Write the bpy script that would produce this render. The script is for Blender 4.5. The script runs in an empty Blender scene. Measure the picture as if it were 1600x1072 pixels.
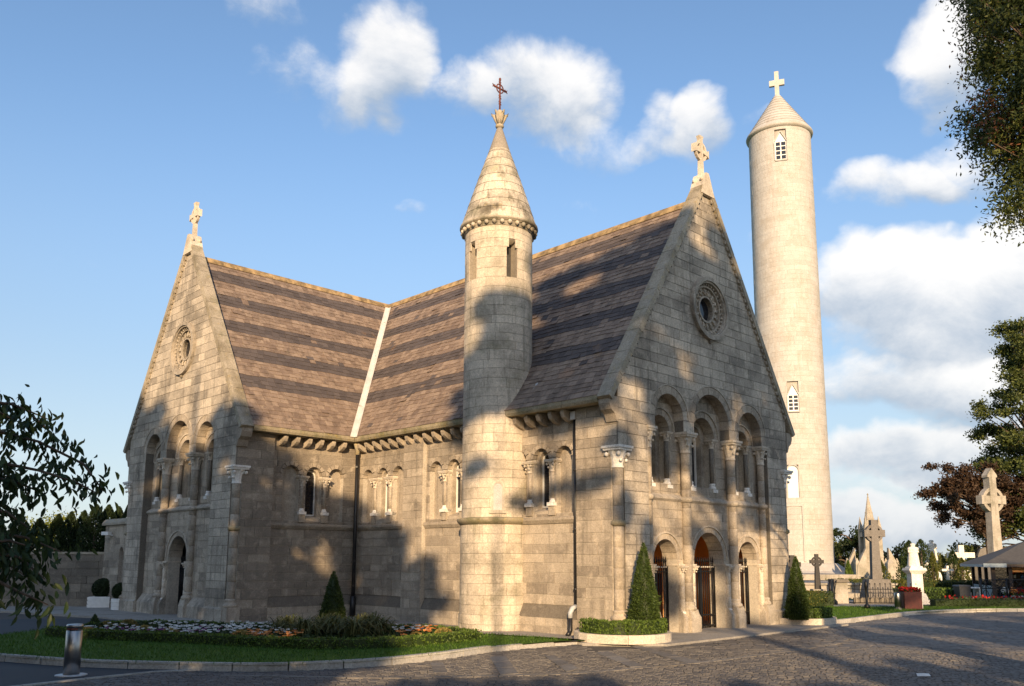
import bpy, math, random
import numpy as np
from mathutils import Vector, Matrix

R = random.Random(7)
NR = np.random.default_rng(11)
PI = math.pi
K = 4 / 3            # one layout unit is 4/3 m
EYE = 1.65           # eye height in layout units (2.2 m)
scene = bpy.context.scene
col = scene.collection

# ------------------------------------------------------------------ camera
TILT, ROLL, FPX, PX, PY = .1529, .0041, 1334.3, 804.2, 669.3
cam_d = bpy.data.cameras.new('camera')
cam = bpy.data.objects.new('camera', cam_d); col.objects.link(cam)
cam_d.sensor_width = 36; cam_d.lens = FPX / 1600 * 36
cam_d.shift_x = -(PX - 800) / 1600; cam_d.shift_y = (PY - 536) / 1600
cam_d.clip_start = .1; cam_d.clip_end = 6000
cam.location = (0, 0, EYE * K)
cam.rotation_euler = (Matrix.Rotation(PI / 2 + TILT, 3, 'X') @ Matrix.Rotation(ROLL, 3, 'Z')).to_euler()
scene.camera = cam
scene.render.resolution_x, scene.render.resolution_y = 1024, 686

# ------------------------------------------------------------------ light
SUN_EL = math.radians(15); SUN_AZ = math.radians(-1.0)       # light travels along +Y, away from the camera
TANE = math.tan(SUN_EL)
sd = bpy.data.lights.new('sun', 'SUN'); sun = bpy.data.objects.new('sun', sd); col.objects.link(sun)
sd.energy = 5.0; sd.angle = math.radians(.55); sd.color = (1, .71, .41)
trav = Vector((math.sin(SUN_AZ), math.cos(SUN_AZ), -TANE))
sun.rotation_euler = trav.to_track_quat('-Z', 'Y').to_euler()
sun.location = (0, -60, 60)
scene.view_settings.view_transform = 'Standard'; scene.view_settings.look = 'None'
scene.view_settings.exposure = 0.62; scene.view_settings.gamma = 1

# ------------------------------------------------------------------ node helpers
class NT:
    def __init__(s, tree): s.t = tree; s.n = tree.nodes; s.l = tree.links
    def new(s, typ, **kw):
        n = s.n.new(typ)
        for k, v in kw.items(): setattr(n, k, v)
        return n
    def put(s, sock, v):
        if isinstance(v, bpy.types.NodeSocket): s.l.new(v, sock)
        elif v is not None:
            if hasattr(sock, 'default_value'):
                try: sock.default_value = v
                except Exception: sock.default_value = (*v, 1) if len(v) == 3 else v
    def m(s, op, a, b=None, c=None, clamp=False):
        n = s.new('ShaderNodeMath', operation=op, use_clamp=clamp)
        s.put(n.inputs[0], a); s.put(n.inputs[1], b)
        if c is not None: s.put(n.inputs[2], c)
        return n.outputs[0]
    def ramp(s, x, a, b, lo=0., hi=1., smooth=True):
        n = s.new('ShaderNodeMapRange', interpolation_type='SMOOTHSTEP' if smooth else 'LINEAR')
        s.put(n.inputs[0], x); s.put(n.inputs[1], a); s.put(n.inputs[2], b); s.put(n.inputs[3], lo); s.put(n.inputs[4], hi)
        return n.outputs[0]
    def mix(s, f, a, b, blend='MIX'):
        n = s.new('ShaderNodeMix', data_type='RGBA', blend_type=blend)
        s.put(n.inputs[0], f); s.put(n.inputs[6], a if isinstance(a, bpy.types.NodeSocket) else (*a, 1)[:4])
        s.put(n.inputs[7], b if isinstance(b, bpy.types.NodeSocket) else (*b, 1)[:4])
        return n.outputs[2]
    def noise(s, vec, scale, detail=4, rough=.55, dist=0., out=0):
        n = s.new('ShaderNodeTexNoise'); s.put(n.inputs['Vector'], vec)
        s.put(n.inputs['Scale'], scale); s.put(n.inputs['Detail'], detail); s.put(n.inputs['Roughness'], rough); s.put(n.inputs['Distortion'], dist)
        return n.outputs[out]
    def vmul(s, v, k):
        n = s.new('ShaderNodeVectorMath', operation='MULTIPLY'); s.put(n.inputs[0], v); s.put(n.inputs[1], k); return n.outputs[0]

# ------------------------------------------------------------------ sky
world = bpy.data.worlds.new('World'); scene.world = world; world.use_nodes = True
w = NT(world.node_tree); w.n.clear()
sky = w.new('ShaderNodeTexSky', sky_type='NISHITA', sun_disc=False, sun_elevation=SUN_EL, sun_rotation=PI - SUN_AZ,
            altitude=20, air_density=1.0, dust_density=.9, ozone_density=2.6)
SKY_S = .15
tc = w.new('ShaderNodeTexCoord'); sep = w.new('ShaderNodeSeparateXYZ'); w.l.new(tc.outputs['Generated'], sep.inputs[0])
dx, dy, dz = sep.outputs
AZ = w.m('MULTIPLY', w.m('ARCTAN2', dx, dy), 180 / PI)
EL = w.m('MULTIPLY', w.m('ARCSINE', dz), 180 / PI)
nv = tc.outputs['Generated']
n1 = w.noise(w.vmul(nv, (1, 1, 1.35)), 8.5, 9, .64, .25)
n2 = w.noise(w.vmul(nv, (1, 1, 1.25)), 24, 5, .6)
nw = w.new('ShaderNodeTexNoise'); w.l.new(nv, nw.inputs['Vector']); nw.inputs['Scale'].default_value = 9; nw.inputs['Detail'].default_value = 4
sw = w.new('ShaderNodeSeparateXYZ'); w.l.new(nw.outputs['Color'], sw.inputs[0])
azd = w.m('ADD', AZ, w.m('MULTIPLY_ADD', sw.outputs[0], 8, -4))
eld = w.m('ADD', EL, w.m('MULTIPLY_ADD', sw.outputs[1], 6, -3))
BL = [  # azimuth, elevation, half width, half height, weight (degrees): the cloud field, in view and around
    (-18, 33.8, 3.0, 1.4, .5), (-16.0, 30.6, 3.0, 1.8, .42), (-9.2, 31.8, 3.6, 3.8, 1.1), (-12.0, 29.6, 2.6, 2.0, .6), (-7, 29.6, 3, 2, .5),
    (2.0, 30.6, 4.6, 3.4, 1.15), (-2.6, 29.8, 2.8, 1.8, .7), (5.6, 27.2, 4.0, 1.8, .5), (10.6, 28.0, 2.6, 1.6, .6), (13.8, 27.8, 2.6, 2.4, 1.05),
    (28.6, 29.0, 2.8, 3.6, 1.15), (32, 30, 4, 4, .9), (25.4, 22.3, 3.8, 1.5, .85), (30, 22.8, 4, 2.0, .8), (20, 23.4, 1.6, .8, .45), (18.4, 26.8, 1.8, 1.0, .3), (17.0, 21.0, 1.6, .9, .3),
    (22.0, 17.2, 4.2, 2.6, 1.1), (26.5, 15.8, 6.2, 3.8, 1.35), (31.5, 16.5, 5, 4, 1.2), (36, 17, 6, 5, 1.2),
    (23, 11.2, 5, 1.8, .7), (29, 10.2, 6, 2.2, .95), (25.5, 6.8, 7, 1.8, 1.2), (32, 6.4, 8, 2.2, 1.2), (23, 2.8, 9, 1.4, .9), (28, 13, 9, 5, .5), (24, 4, 10, 4, .4),
    (-31, 3.6, 9, 1.0, .3), (-26, 6, 7, .6, .2), (5.4, 23, 2.4, 1.4, .25), (-7, 23.5, 1.4, .6, .3), (-29, 17.5, 1.8, .5, .25),
    (60, 18, 14, 7, 1.1), (85, 28, 12, 8, 1.0), (-58, 24, 11, 5, .9), (-80, 14, 12, 5, 1.0), (48, 40, 9, 6, .9), (20, 55, 12, 8, .8), (-30, 52, 9, 6, .7),
    (120, 22, 16, 7, 1.), (-120, 24, 16, 7, 1.), (150, 40, 14, 8, .9), (-150, 38, 14, 8, .8)]
D = None; S = None
for cx_, cy_, rx_, ry_, a_ in BL:
    u_ = w.m('MULTIPLY', w.m('SUBTRACT', azd, cx_), 1 / rx_); v_ = w.m('MULTIPLY', w.m('SUBTRACT', eld, cy_), 1 / ry_)
    r2 = w.m('ADD', w.m('MULTIPLY', u_, u_), w.m('MULTIPLY', v_, v_))
    ww = w.m('MULTIPLY', w.m('MAXIMUM', w.m('SUBTRACT', 1.25, r2), 0), a_)
    ws = w.m('MULTIPLY', ww, v_)
    D = ww if D is None else w.m('ADD', D, ww); S = ws if S is None else w.m('ADD', S, ws)
dens = w.m('ADD', D, w.m('ADD', w.m('MULTIPLY_ADD', n1, 2.1, -1.1), w.m('MULTIPLY_ADD', n2, .9, -.45)))
cover = w.ramp(dens, .02, 1.25)
cover = w.m('MULTIPLY', cover, w.ramp(D, .0, .22))
lv = w.m('DIVIDE', S, w.m('ADD', D, .05))
bright = w.m('ADD', w.m('MULTIPLY', lv, .55), w.m('MULTIPLY_ADD', n1, 1.3, -.22))
bright = w.ramp(bright, -.15, .75)
low = w.ramp(EL, 1, 12)                       # far clouds near the horizon are seen from their grey undersides
bright = w.m('MULTIPLY', bright, w.m('MULTIPLY_ADD', low, .3, .7))
cc = w.mix(bright, (.27, .33, .41), (.72, .70, .675))
ccs = w.new('ShaderNodeVectorMath', operation='SCALE'); w.l.new(cc, ccs.inputs[0]); ccs.inputs['Scale'].default_value = 1 / SKY_S
veil = w.mix(w.ramp(EL, 0, 16), (.42 / SKY_S, .47 / SKY_S, .51 / SKY_S), (.26 / SKY_S, .32 / SKY_S, .385 / SKY_S))   # thin high haze, thicker towards the horizon
hazy = w.mix(w.ramp(EL, 30, 2, 0, .78), sky.outputs[0], veil)
skyc = w.mix(w.m('MULTIPLY', cover, .90), hazy, ccs.outputs[0])
bg = w.new('ShaderNodeBackground'); w.l.new(skyc, bg.inputs[0]); bg.inputs[1].default_value = SKY_S
wo = w.new('ShaderNodeOutputWorld'); w.l.new(bg.outputs[0], wo.inputs[0])

# ------------------------------------------------------------------ materials
MATS = {}
def mat(name, fn):
    m = bpy.data.materials.new(name); m.use_nodes = True
    t = NT(m.node_tree); t.n.clear()
    b = t.new('ShaderNodeBsdfPrincipled'); o = t.new('ShaderNodeOutputMaterial'); t.l.new(b.outputs[0], o.inputs[0])
    t.pos = t.new('ShaderNodeNewGeometry').outputs['Position']
    at = t.new('ShaderNodeAttribute', attribute_name='tone'); t.tone = at.outputs['Fac']
    t.b = b
    fn(t); MATS[name] = m; return m
def setp(t, color=None, rough=None, metal=None, bump=None, bs=.3, bd=.01, spec=None):
    if color is not None: t.put(t.b.inputs['Base Color'], color)
    if rough is not None: t.put(t.b.inputs['Roughness'], rough)
    if metal is not None: t.put(t.b.inputs['Metallic'], metal)
    if spec is not None: t.put(t.b.inputs['Specular IOR Level'], spec)
    if bump is not None:
        n = t.new('ShaderNodeBump'); n.inputs['Strength'].default_value = bs; n.inputs['Distance'].default_value = bd
        t.put(n.inputs['Height'], bump); t.l.new(n.outputs[0], t.b.inputs['Normal'])
def stone_mat(name, c0, c1, stain=(.10, .09, .075), stain_amt=.6, moss=0., streak=.5, bs=.5, lichen=0.):
    def fn(t):
        c = t.mix(t.tone, c0, c1)
        nb = t.noise(t.pos, .75, 5, .6); nf = t.noise(t.pos, 22, 6, .7); ns = t.noise(t.vmul(t.pos, (5, 5, .45)), 1.0, 4, .6); nm = t.noise(t.pos, 3.1, 5, .65)
        c = t.mix(t.m('MULTIPLY', t.ramp(nb, .42, .70), stain_amt), c, stain)
        np_ = t.noise(t.pos, 7.5, 6, .75); c = t.mix(t.m('MULTIPLY', t.ramp(np_, .5, .68), stain_amt * .4), c, stain)
        c = t.mix(t.m('MULTIPLY', t.ramp(ns, .52, .74), streak), c, stain)
        c = t.mix(t.m('MULTIPLY', t.ramp(nm, .5, .7), .35), c, tuple(x * 1.25 for x in c1))
        if moss: c = t.mix(t.m('MULTIPLY', t.ramp(t.noise(t.pos, 1.3, 5, .6), .5, .68), moss), c, (.11, .115, .05))
        if lichen: c = t.mix(t.m('MULTIPLY', t.ramp(t.noise(t.pos, 4.5, 6, .7), .55, .66), lichen), c, (.42, .30, .09))
        g = t.ramp(nf, .3, .7, .78, 1.2)
        m = t.new('ShaderNodeVectorMath', operation='SCALE'); t.l.new(c, m.inputs[0]); t.l.new(g, m.inputs['Scale'])
        setp(t, m.outputs[0], .92, bump=t.m('ADD', nf, t.m('ADD', t.m('MULTIPLY', nm, .8), t.m('MULTIPLY', np_, .9))), bs=bs, bd=.022, spec=.25)
    return mat(name, fn)
stone_mat('stone', (.235, .20, .16), (.53, .455, .36), stain=(.11, .095, .078), stain_amt=.5, streak=.5)
stone_mat('mortar', (.47, .42, .35), (.50, .45, .375), stain_amt=.3, streak=.25)
stone_mat('gable_stone', (.29, .253, .207), (.60, .525, .425), stain=(.10, .09, .076), stain_amt=.62, streak=.65)
stone_mat('dark_joint', (.16, .14, .115), (.18, .16, .13), stain_amt=.3)
stone_mat('turret_stone', (.47, .41, .33), (.66, .58, .47), stain=(.13, .12, .095), stain_amt=.5, streak=.5, moss=.35)
stone_mat('turret_joint', (.30, .26, .21), (.32, .28, .225), stain_amt=.3)
stone_mat('cone_stone', (.44, .39, .32), (.62, .555, .455), stain=(.10, .085, .06), stain_amt=1.0, streak=.8, moss=.35, lichen=.2)
stone_mat('coping', (.34, .30, .24), (.44, .385, .30), stain=(.12, .10, .06), stain_amt=.7, streak=.4, moss=.3, lichen=.3)
stone_mat('gutter_stone', (.30, .26, .19), (.36, .31, .22), stain=(.12, .11, .05), stain_amt=.7, moss=.6, lichen=.35)
stone_mat('pale_stone', (.56, .49, .40), (.66, .585, .48), stain_amt=.35, streak=.3)
stone_mat('tower_stone', (.43, .412, .39), (.50, .482, .46), stain=(.36, .30, .24), stain_amt=.4, streak=.4, bs=.35)
stone_mat('tower_joint', (.41, .385, .35), (.43, .405, .37), stain_amt=.2, streak=.2)
stone_mat('monument_stone', (.36, .325, .28), (.46, .415, .36), stain=(.16, .15, .11), stain_amt=.6, streak=.5, moss=.2)
stone_mat('dark_stone', (.15, .13, .105), (.26, .225, .18), stain_amt=.5)
stone_mat('grey_granite', (.16, .145, .135), (.21, .195, .18), stain_amt=.4)
stone_mat('black_stone', (.045, .045, .045), (.075, .07, .07), stain_amt=.3)
stone_mat('marble', (.72, .69, .64), (.80, .77, .72), stain=(.4, .37, .32), stain_amt=.3, streak=.3, bs=.15)
stone_mat('kerb_stone', (.36, .34, .31), (.48, .455, .41), stain_amt=.4, streak=0)
stone_mat('slab', (.17, .155, .14), (.24, .22, .195), stain_amt=.5, streak=0)
stone_mat('concrete', (.30, .28, .25), (.36, .335, .30), stain_amt=.4, streak=0)
def _slate(t):
    nf = t.noise(t.pos, 30, 5, .7); nm = t.noise(t.pos, 2.3, 6, .65); nl = t.noise(t.pos, 7, 6, .75); nd = t.noise(t.pos, .7, 4, .6)
    ns = t.noise(t.vmul(t.pos, (6, 6, 1.2)), 1.0, 4, .6)
    dark = t.mix(t.m('MULTIPLY', t.tone, 2.4, clamp=True), (.074, .062, .060), (.12, .10, .094))
    lite = t.mix(t.ramp(t.tone, .5, 1), (.205, .150, .115), (.30, .228, .175))
    lite = t.mix(t.m('MULTIPLY', t.ramp(nm, .42, .68), .7), lite, (.125, .092, .072))
    lite = t.mix(t.m('MULTIPLY', t.ramp(nl, .56, .68), .55), lite, (.40, .335, .245))
    dark = t.mix(t.m('MULTIPLY', t.ramp(nl, .62, .72), .35), dark, (.32, .25, .18))
    c = t.mix(t.ramp(t.tone, .44, .46), dark, lite)
    c = t.mix(t.m('MULTIPLY', t.ramp(ns, .54, .74), .5), c, (.065, .05, .04))
    c = t.mix(t.m('MULTIPLY', t.ramp(nd, .64, .76), .4), c, (.33, .18, .07))
    setp(t, c, t.ramp(nf, .3, .7, .55, .85), bump=nf, bs=.5, bd=.01, spec=.35)
mat('slate', _slate)
def flat(name, c, rough=.6, metal=0., var=.15, sc=8, spec=None):
    def fn(t):
        n = t.noise(t.pos, sc, 4); cc = t.mix(t.ramp(n, .3, .7), tuple(x * (1 - var) for x in c), tuple(min(1, x * (1 + var)) for x in c))
        setp(t, cc, rough, metal, bump=n, bs=.1, spec=spec)
    return mat(name, fn)
flat('ridge', (.29, .205, .105), .9, var=.5, sc=3)
flat('lead', (.58, .565, .54), .6, var=.12, sc=3)
flat('zinc', (.42, .44, .46), .45, var=.15)
flat('black_iron', (.012, .012, .013), .45, .3)
flat('glint_knob', (.55, .50, .42), .4, .3)  # pale colour carries the sunlit glint of the gate knobs
flat('rust_iron', (.15, .045, .03), .7, .3, var=.4, sc=30)
flat('pipe_black', (.014, .014, .015), .4)
flat('white_paint', (.78, .77, .74), .5, var=.05)
flat('ochre_plaster', (.80, .42, .12), .9, var=.12, sc=2)
flat('dark_wood', (.045, .022, .014), .6, var=.3)
flat('red_door', (.13, .03, .02), .6, var=.2)
flat('steel', (.40, .385, .37), .33, 1., var=.05)
flat('red_paint', (.075, .010, .008), .5, var=.2)
flat('kiosk_roof', (.075, .072, .07), .8, var=.15)
flat('kiosk_trim', (.30, .37, .42), .6, var=.1)
flat('kiosk_wood', (.05, .03, .022), .6, var=.3)
flat('blind', (.55, .27, .10), .8, var=.15)
flat('bin_black', (.02, .022, .028), .5)
flat('soil', (.05, .035, .024), 1., var=.4)
flat('bark', (.10, .07, .05), .95, var=.4, sc=14)
flat('cloth_blue', (.10, .22, .42), .8)
flat('cloth_white', (.75, .73, .68), .8)
def _glass(t):
    n = t.noise(t.pos, 9, 2); setp(t, (.012, .014, .02), .08, bump=n, bs=.12, bd=.02, spec=.6)
mat('glass', _glass)
def leaf_mat(name, c0, c1, rough=.55, trans=.25):
    def fn(t):
        c = t.mix(t.tone, c0, c1); n = t.noise(t.pos, 1.7, 3)
        c = t.mix(t.m('MULTIPLY', t.ramp(n, .4, .7), .4), c, tuple(x * .6 for x in c0))
        setp(t, c, rough, spec=.3)
        tr = t.new('ShaderNodeBsdfTranslucent'); t.put(tr.inputs[0], c)
        ms = t.new('ShaderNodeMixShader'); ms.inputs[0].default_value = trans
        t.l.new(t.b.outputs[0], ms.inputs[1]); t.l.new(tr.outputs[0], ms.inputs[2])
        o = [x for x in t.n if x.type == 'OUTPUT_MATERIAL'][0]; t.l.new(ms.outputs[0], o.inputs[0])
    return mat(name, fn)
leaf_mat('leaf_shade', (.016, .030, .010), (.045, .070, .020), .6, .06)
leaf_mat('leaf_dark', (.018, .034, .010), (.050, .078, .020))
leaf_mat('leaf_yew', (.016, .028, .010), (.038, .062, .018))
leaf_mat('leaf_box', (.045, .085, .014), (.15, .22, .035))
leaf_mat('leaf_cone', (.030, .055, .012), (.085, .125, .028))
leaf_mat('leaf_yellow', (.10, .13, .02), (.26, .27, .05))
leaf_mat('leaf_cherry', (.016, .036, .010), (.055, .085, .020), .5, .12)
leaf_mat('leaf_copper', (.032, .020, .014), (.095, .055, .030))
leaf_mat('leaf_conifer', (.030, .050, .014), (.13, .15, .035))
leaf_mat('leaf_brown', (.12, .045, .018), (.26, .10, .035))
leaf_mat('leaf_strap', (.06, .075, .022), (.17, .17, .065))
leaf_mat('leaf_olive', (.05, .07, .015), (.16, .16, .035))
for nm_, c0_, c1_ in (('petal_white', (.70, .69, .64), (.85, .84, .80)), ('petal_orange', (.60, .18, .04), (.80, .40, .14)), ('petal_purple', (.22, .04, .16), (.45, .14, .36)),
                      ('petal_red', (.30, .010, .010), (.52, .03, .025)), ('petal_ochre', (.20, .155, .05), (.42, .31, .10)), ('petal_pink', (.6, .16, .2), (.75, .35, .38))):
    leaf_mat(nm_, c0_, c1_, .7, .2)
def _grass(t):
    n = t.noise(t.pos, 40, 5, .7); b_ = t.noise(t.pos, 1.2, 4)
    c = t.mix(n, (.030, .075, .006), (.085, .165, .016)); c = t.mix(t.m('MULTIPLY', t.ramp(b_, .4, .7), .4), c, (.10, .15, .02))
    setp(t, c, .9, bump=n, bs=.8, bd=.03, spec=.2)
mat('grass', _grass)
def _asphalt(t):
    n = t.noise(t.pos, 90, 4, .7); b_ = t.noise(t.pos, .6, 4)
    c = t.mix(n, (.014, .017, .022), (.036, .040, .048)); c = t.mix(t.m('MULTIPLY', t.ramp(b_, .4, .7), .3), c, (.040, .042, .046))
    setp(t, c, .8, bump=n, bs=.5, bd=.01)
mat('asphalt', _asphalt)
def _sett(t):
    n = t.noise(t.pos, 45, 4, .7); b_ = t.noise(t.pos, .45, 5, .6)
    c = t.mix(t.tone, (.068, .063, .060), (.135, .124, .115)); c = t.mix(t.m('MULTIPLY', t.ramp(b_, .45, .65), .45), c, (.075, .07, .068))
    setp(t, c, t.ramp(n, .3, .7, .5, .8), bump=n, bs=.35, bd=.008, spec=.5)
mat('sett', _sett)
def _joint(t): 
    n = t.noise(t.pos, 50, 4); setp(t, t.mix(n, (.045, .04, .036), (.10, .088, .075)), .95, bump=n, bs=.4)
mat('sett_joint', _joint)
# ------------------------------------------------------------------ mesh helpers
ORG = {}
def nrm(v): return v / (np.linalg.norm(v) + 1e-12)
class MB:
    """collects faces in layout units; build() links them as one mesh object"""
    def __init__(s): s.v = []; s.f = []; s.t = []; s.sm = []
    def add(s, vs, fs, tone=.5, smooth=False):
        o = len(s.v); s.v.extend([tuple(map(float, x)) for x in vs])
        for f in fs: s.f.append([i + o for i in f]); s.t.append(tone); s.sm.append(smooth)
        return s
    def prism(s, P, off, tone=.5, back=True):
        P = np.array(P, float); off = np.array(off, float); n = len(P)
        nn = np.zeros(3)
        for i in range(n): nn += np.cross(P[i] - P[0], P[(i + 1) % n] - P[0])
        if np.dot(nn, off) > 0: P = P[::-1]
        vs = list(P) + list(P + off)
        fs = [list(range(n))] + [[i, i + n, (i + 1) % n + n, (i + 1) % n] for i in range(n)]
        if back: fs.append(list(range(2 * n - 1, n - 1, -1)))
        return s.add(vs, fs, tone)
    def box(s, c, h, rz=0, tone=.5):
        c_, s_ = math.cos(rz), math.sin(rz); x, y, z = h
        q = [(-x, -y), (x, -y), (x, y), (-x, y)]
        P = [(c[0] + a * c_ - b * s_, c[1] + a * s_ + b * c_, c[2] + z) for a, b in q]
        return s.prism(P, (0, 0, -2 * z), tone)
    def taper(s, c, h0, h1, z0, z1, rz=0, tone=.5):
        c_, s_ = math.cos(rz), math.sin(rz); vs = []
        for (x, y), z in ((h0, z0), (h1, z1)):
            for a, b in ((-x, -y), (x, -y), (x, y), (-x, y)): vs.append((c[0] + a * c_ - b * s_, c[1] + a * s_ + b * c_, z))
        return s.add(vs, [[3, 2, 1, 0], [4, 5, 6, 7], [0, 1, 5, 4], [1, 2, 6, 5], [2, 3, 7, 6], [3, 0, 4, 7]], tone)
    def lathe(s, c, prof, n=14, tone=.5, smooth=True, a0=0, a1=2 * PI, ell=1., rz=0):
        full = abs(a1 - a0 - 2 * PI) < 1e-6; m = n if full else n + 1; vs = []
        for r, z in prof:
            for i in range(m):
                a = a0 + (a1 - a0) * i / n; x, y = r * math.cos(a), r * ell * math.sin(a)
                vs.append((c[0] + x * math.cos(rz) - y * math.sin(rz), c[1] + x * math.sin(rz) + y * math.cos(rz), c[2] + z))
        fs = []
        for k in range(len(prof) - 1):
            for i in range(n):
                j = (i + 1) % m; fs.append([k * m + i, k * m + j, (k + 1) * m + j, (k + 1) * m + i])
        if full:
            if prof[0][0] > 1e-4: fs.append([i for i in range(m)][::-1])
            if prof[-1][0] > 1e-4: fs.append([(len(prof) - 1) * m + i for i in range(m)])
        return s.add(vs, fs, tone, smooth)
    def tube(s, pts, r, n=6, tone=.5, smooth=True, cap=True):
        P = [np.array(p, float) for p in pts]; L = len(P)
        rr = r if isinstance(r, (list, tuple)) else [r] * L; vs = []; up = None
        for i in range(L):
            d = nrm(P[min(i + 1, L - 1)] - P[max(i - 1, 0)])
            if up is None: up = np.array((0, 0, 1.)) if abs(d[2]) < .9 else np.array((1., 0, 0))
            x = nrm(np.cross(up, d)); y = np.cross(d, x); up = y
            for k in range(n): a = 2 * PI * k / n; vs.append(P[i] + rr[i] * (x * math.cos(a) + y * math.sin(a)))
        fs = [[i * n + k, i * n + (k + 1) % n, (i + 1) * n + (k + 1) % n, (i + 1) * n + k] for i in range(L - 1) for k in range(n)]
        if cap: fs += [list(range(n))[::-1], [(L - 1) * n + k for k in range(n)]]
        return s.add(vs, fs, tone, smooth)
    def ball(s, c, r, n=8, tone=.5, sz=1.):
        h = max(3, n // 2); return s.lathe(c, [(r * math.sin(PI * i / h) if 0 < i < h else 1e-5, -r * sz * math.cos(PI * i / h)) for i in range(h + 1)], n, tone)
    def build(s, name, m, parent=None, kind=None, at=None):
        o = ORG.get(parent.name, (0, 0, 0)) if parent else (at or (0, 0, 0))
        me = bpy.data.meshes.new(name)
        V_ = (np.array(s.v, float).reshape(-1, 3) - np.array(o)) * K
        me.from_pydata(V_.tolist(), [], s.f)
        a = me.attributes.new('tone', 'FLOAT', 'FACE'); a.data.foreach_set('value', np.clip(np.array(s.t, np.float32), 0, 1))
        me.polygons.foreach_set('use_smooth', np.array(s.sm, bool)); me.materials.append(MATS[m]); me.update()
        ob = bpy.data.objects.new(name, me); col.objects.link(ob); ORG[ob.name] = o
        if parent: ob.parent = parent
        else: ob.location = Vector(o) * K
        if kind: ob['kind'] = kind
        return ob
def tag(o, label, cat=None, group=None):
    o['label'] = label
    if cat: o['category'] = cat
    if group: o['group'] = group
    return o
def thing(name, label, cat, at=(0, 0, 0), group=None):
    e = bpy.data.objects.new(name, None); col.objects.link(e); e.location = Vector(at) * K; ORG[e.name] = tuple(at); e.empty_display_size = .2
    return tag(e, label, cat, group)
def leafmesh(name, C, size, m, parent=None, kind=None, aspect=.5, nrmdir=None, axis=None, fold=.15, tone=None, jit=.35, rng=NR, at=None):
    """N separate four-cornered folded leaves"""
    C = np.asarray(C, float); N = len(C)
    if not np.ndim(size): size = size * rng.uniform(1 - jit, 1 + jit, N)
    ax = rng.normal(size=(N, 3)) if axis is None else np.asarray(axis, float)
    ax /= np.linalg.norm(ax, axis=1, keepdims=True) + 1e-9
    nn = rng.normal(size=(N, 3)) if nrmdir is None else np.asarray(nrmdir, float)
    sd_ = np.cross(nn, ax); sd_ /= np.linalg.norm(sd_, axis=1, keepdims=True) + 1e-9; up = np.cross(ax, sd_)
    h = (size / 2)[:, None]; q = h * aspect
    P = np.stack([C - ax * h, C + sd_ * q + up * q * fold - ax * h * .1, C + ax * h, C - sd_ * q + up * q * fold - ax * h * .1], 1).reshape(-1, 3)
    o = ORG.get(parent.name, (0, 0, 0)) if parent else (at or (0, 0, 0)); P = (P - np.array(o)) * K
    me = bpy.data.meshes.new(name); me.vertices.add(4 * N); me.vertices.foreach_set('co', P.ravel().astype(np.float32))
    me.loops.add(4 * N); me.loops.foreach_set('vertex_index', np.arange(4 * N, dtype=np.int32))
    me.polygons.add(N); me.polygons.foreach_set('loop_start', np.arange(0, 4 * N, 4, dtype=np.int32)); me.polygons.foreach_set('loop_total', np.full(N, 4, np.int32))
    me.update(calc_edges=True)
    t = rng.uniform(0, 1, N) if tone is None else np.clip(tone, 0, 1)
    a = me.attributes.new('tone', 'FLOAT', 'FACE'); a.data.foreach_set('value', np.asarray(t, np.float32)); me.materials.append(MATS[m])
    ob = bpy.data.objects.new(name, me); col.objects.link(ob); ORG[ob.name] = o
    if parent: ob.parent = parent
    else: ob.location = Vector(o) * K
    if kind: ob['kind'] = kind
    return ob
def inball(n, shell=.35, rng=NR):
    d = rng.normal(size=(n, 3)); d /= np.linalg.norm(d, axis=1, keepdims=True)
    return d * (rng.uniform(0, 1, (n, 1)) ** shell)
def blobs(bl, per, rng=NR, shell=.4):
    """points in ellipsoids (centre, radii); returns points and outward directions"""
    P = []; Q = []
    for c, r in bl:
        r = np.array(r, float) * np.ones(3); n = max(4, int(per * (r[0] * r[1] * r[2]) ** (2 / 3)))
        u = inball(n, shell, rng) * (1 + .22 * rng.normal(size=(n, 1))) + .12 * rng.normal(size=(n, 3)); P.append(np.array(c) + u * r); Q.append(u)
    return np.concatenate(P), np.concatenate(Q)
# pixel of the photograph -> point of the layout (only used to lay out positions on the ground and at a known depth)
def ray(u, v):
    u -= PX; v -= PY; c, s_ = math.cos(-ROLL), math.sin(-ROLL); u, v = u * c - v * s_, u * s_ + v * c
    x, z = u / FPX, -v / FPX; c, s_ = math.cos(TILT), math.sin(TILT)
    return np.array((x, c - z * s_, s_ + z * c))
def gnd(u, v, z=0.):
    r = ray(u, v); k = (z - EYE) / r[2]; return np.array((r[0] * k, r[1] * k, z))
def dep(u, v, Y):
    r = ray(u, v) * (Y / ray(u, v)[1]); return np.array((r[0], r[1], r[2] + EYE))

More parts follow.
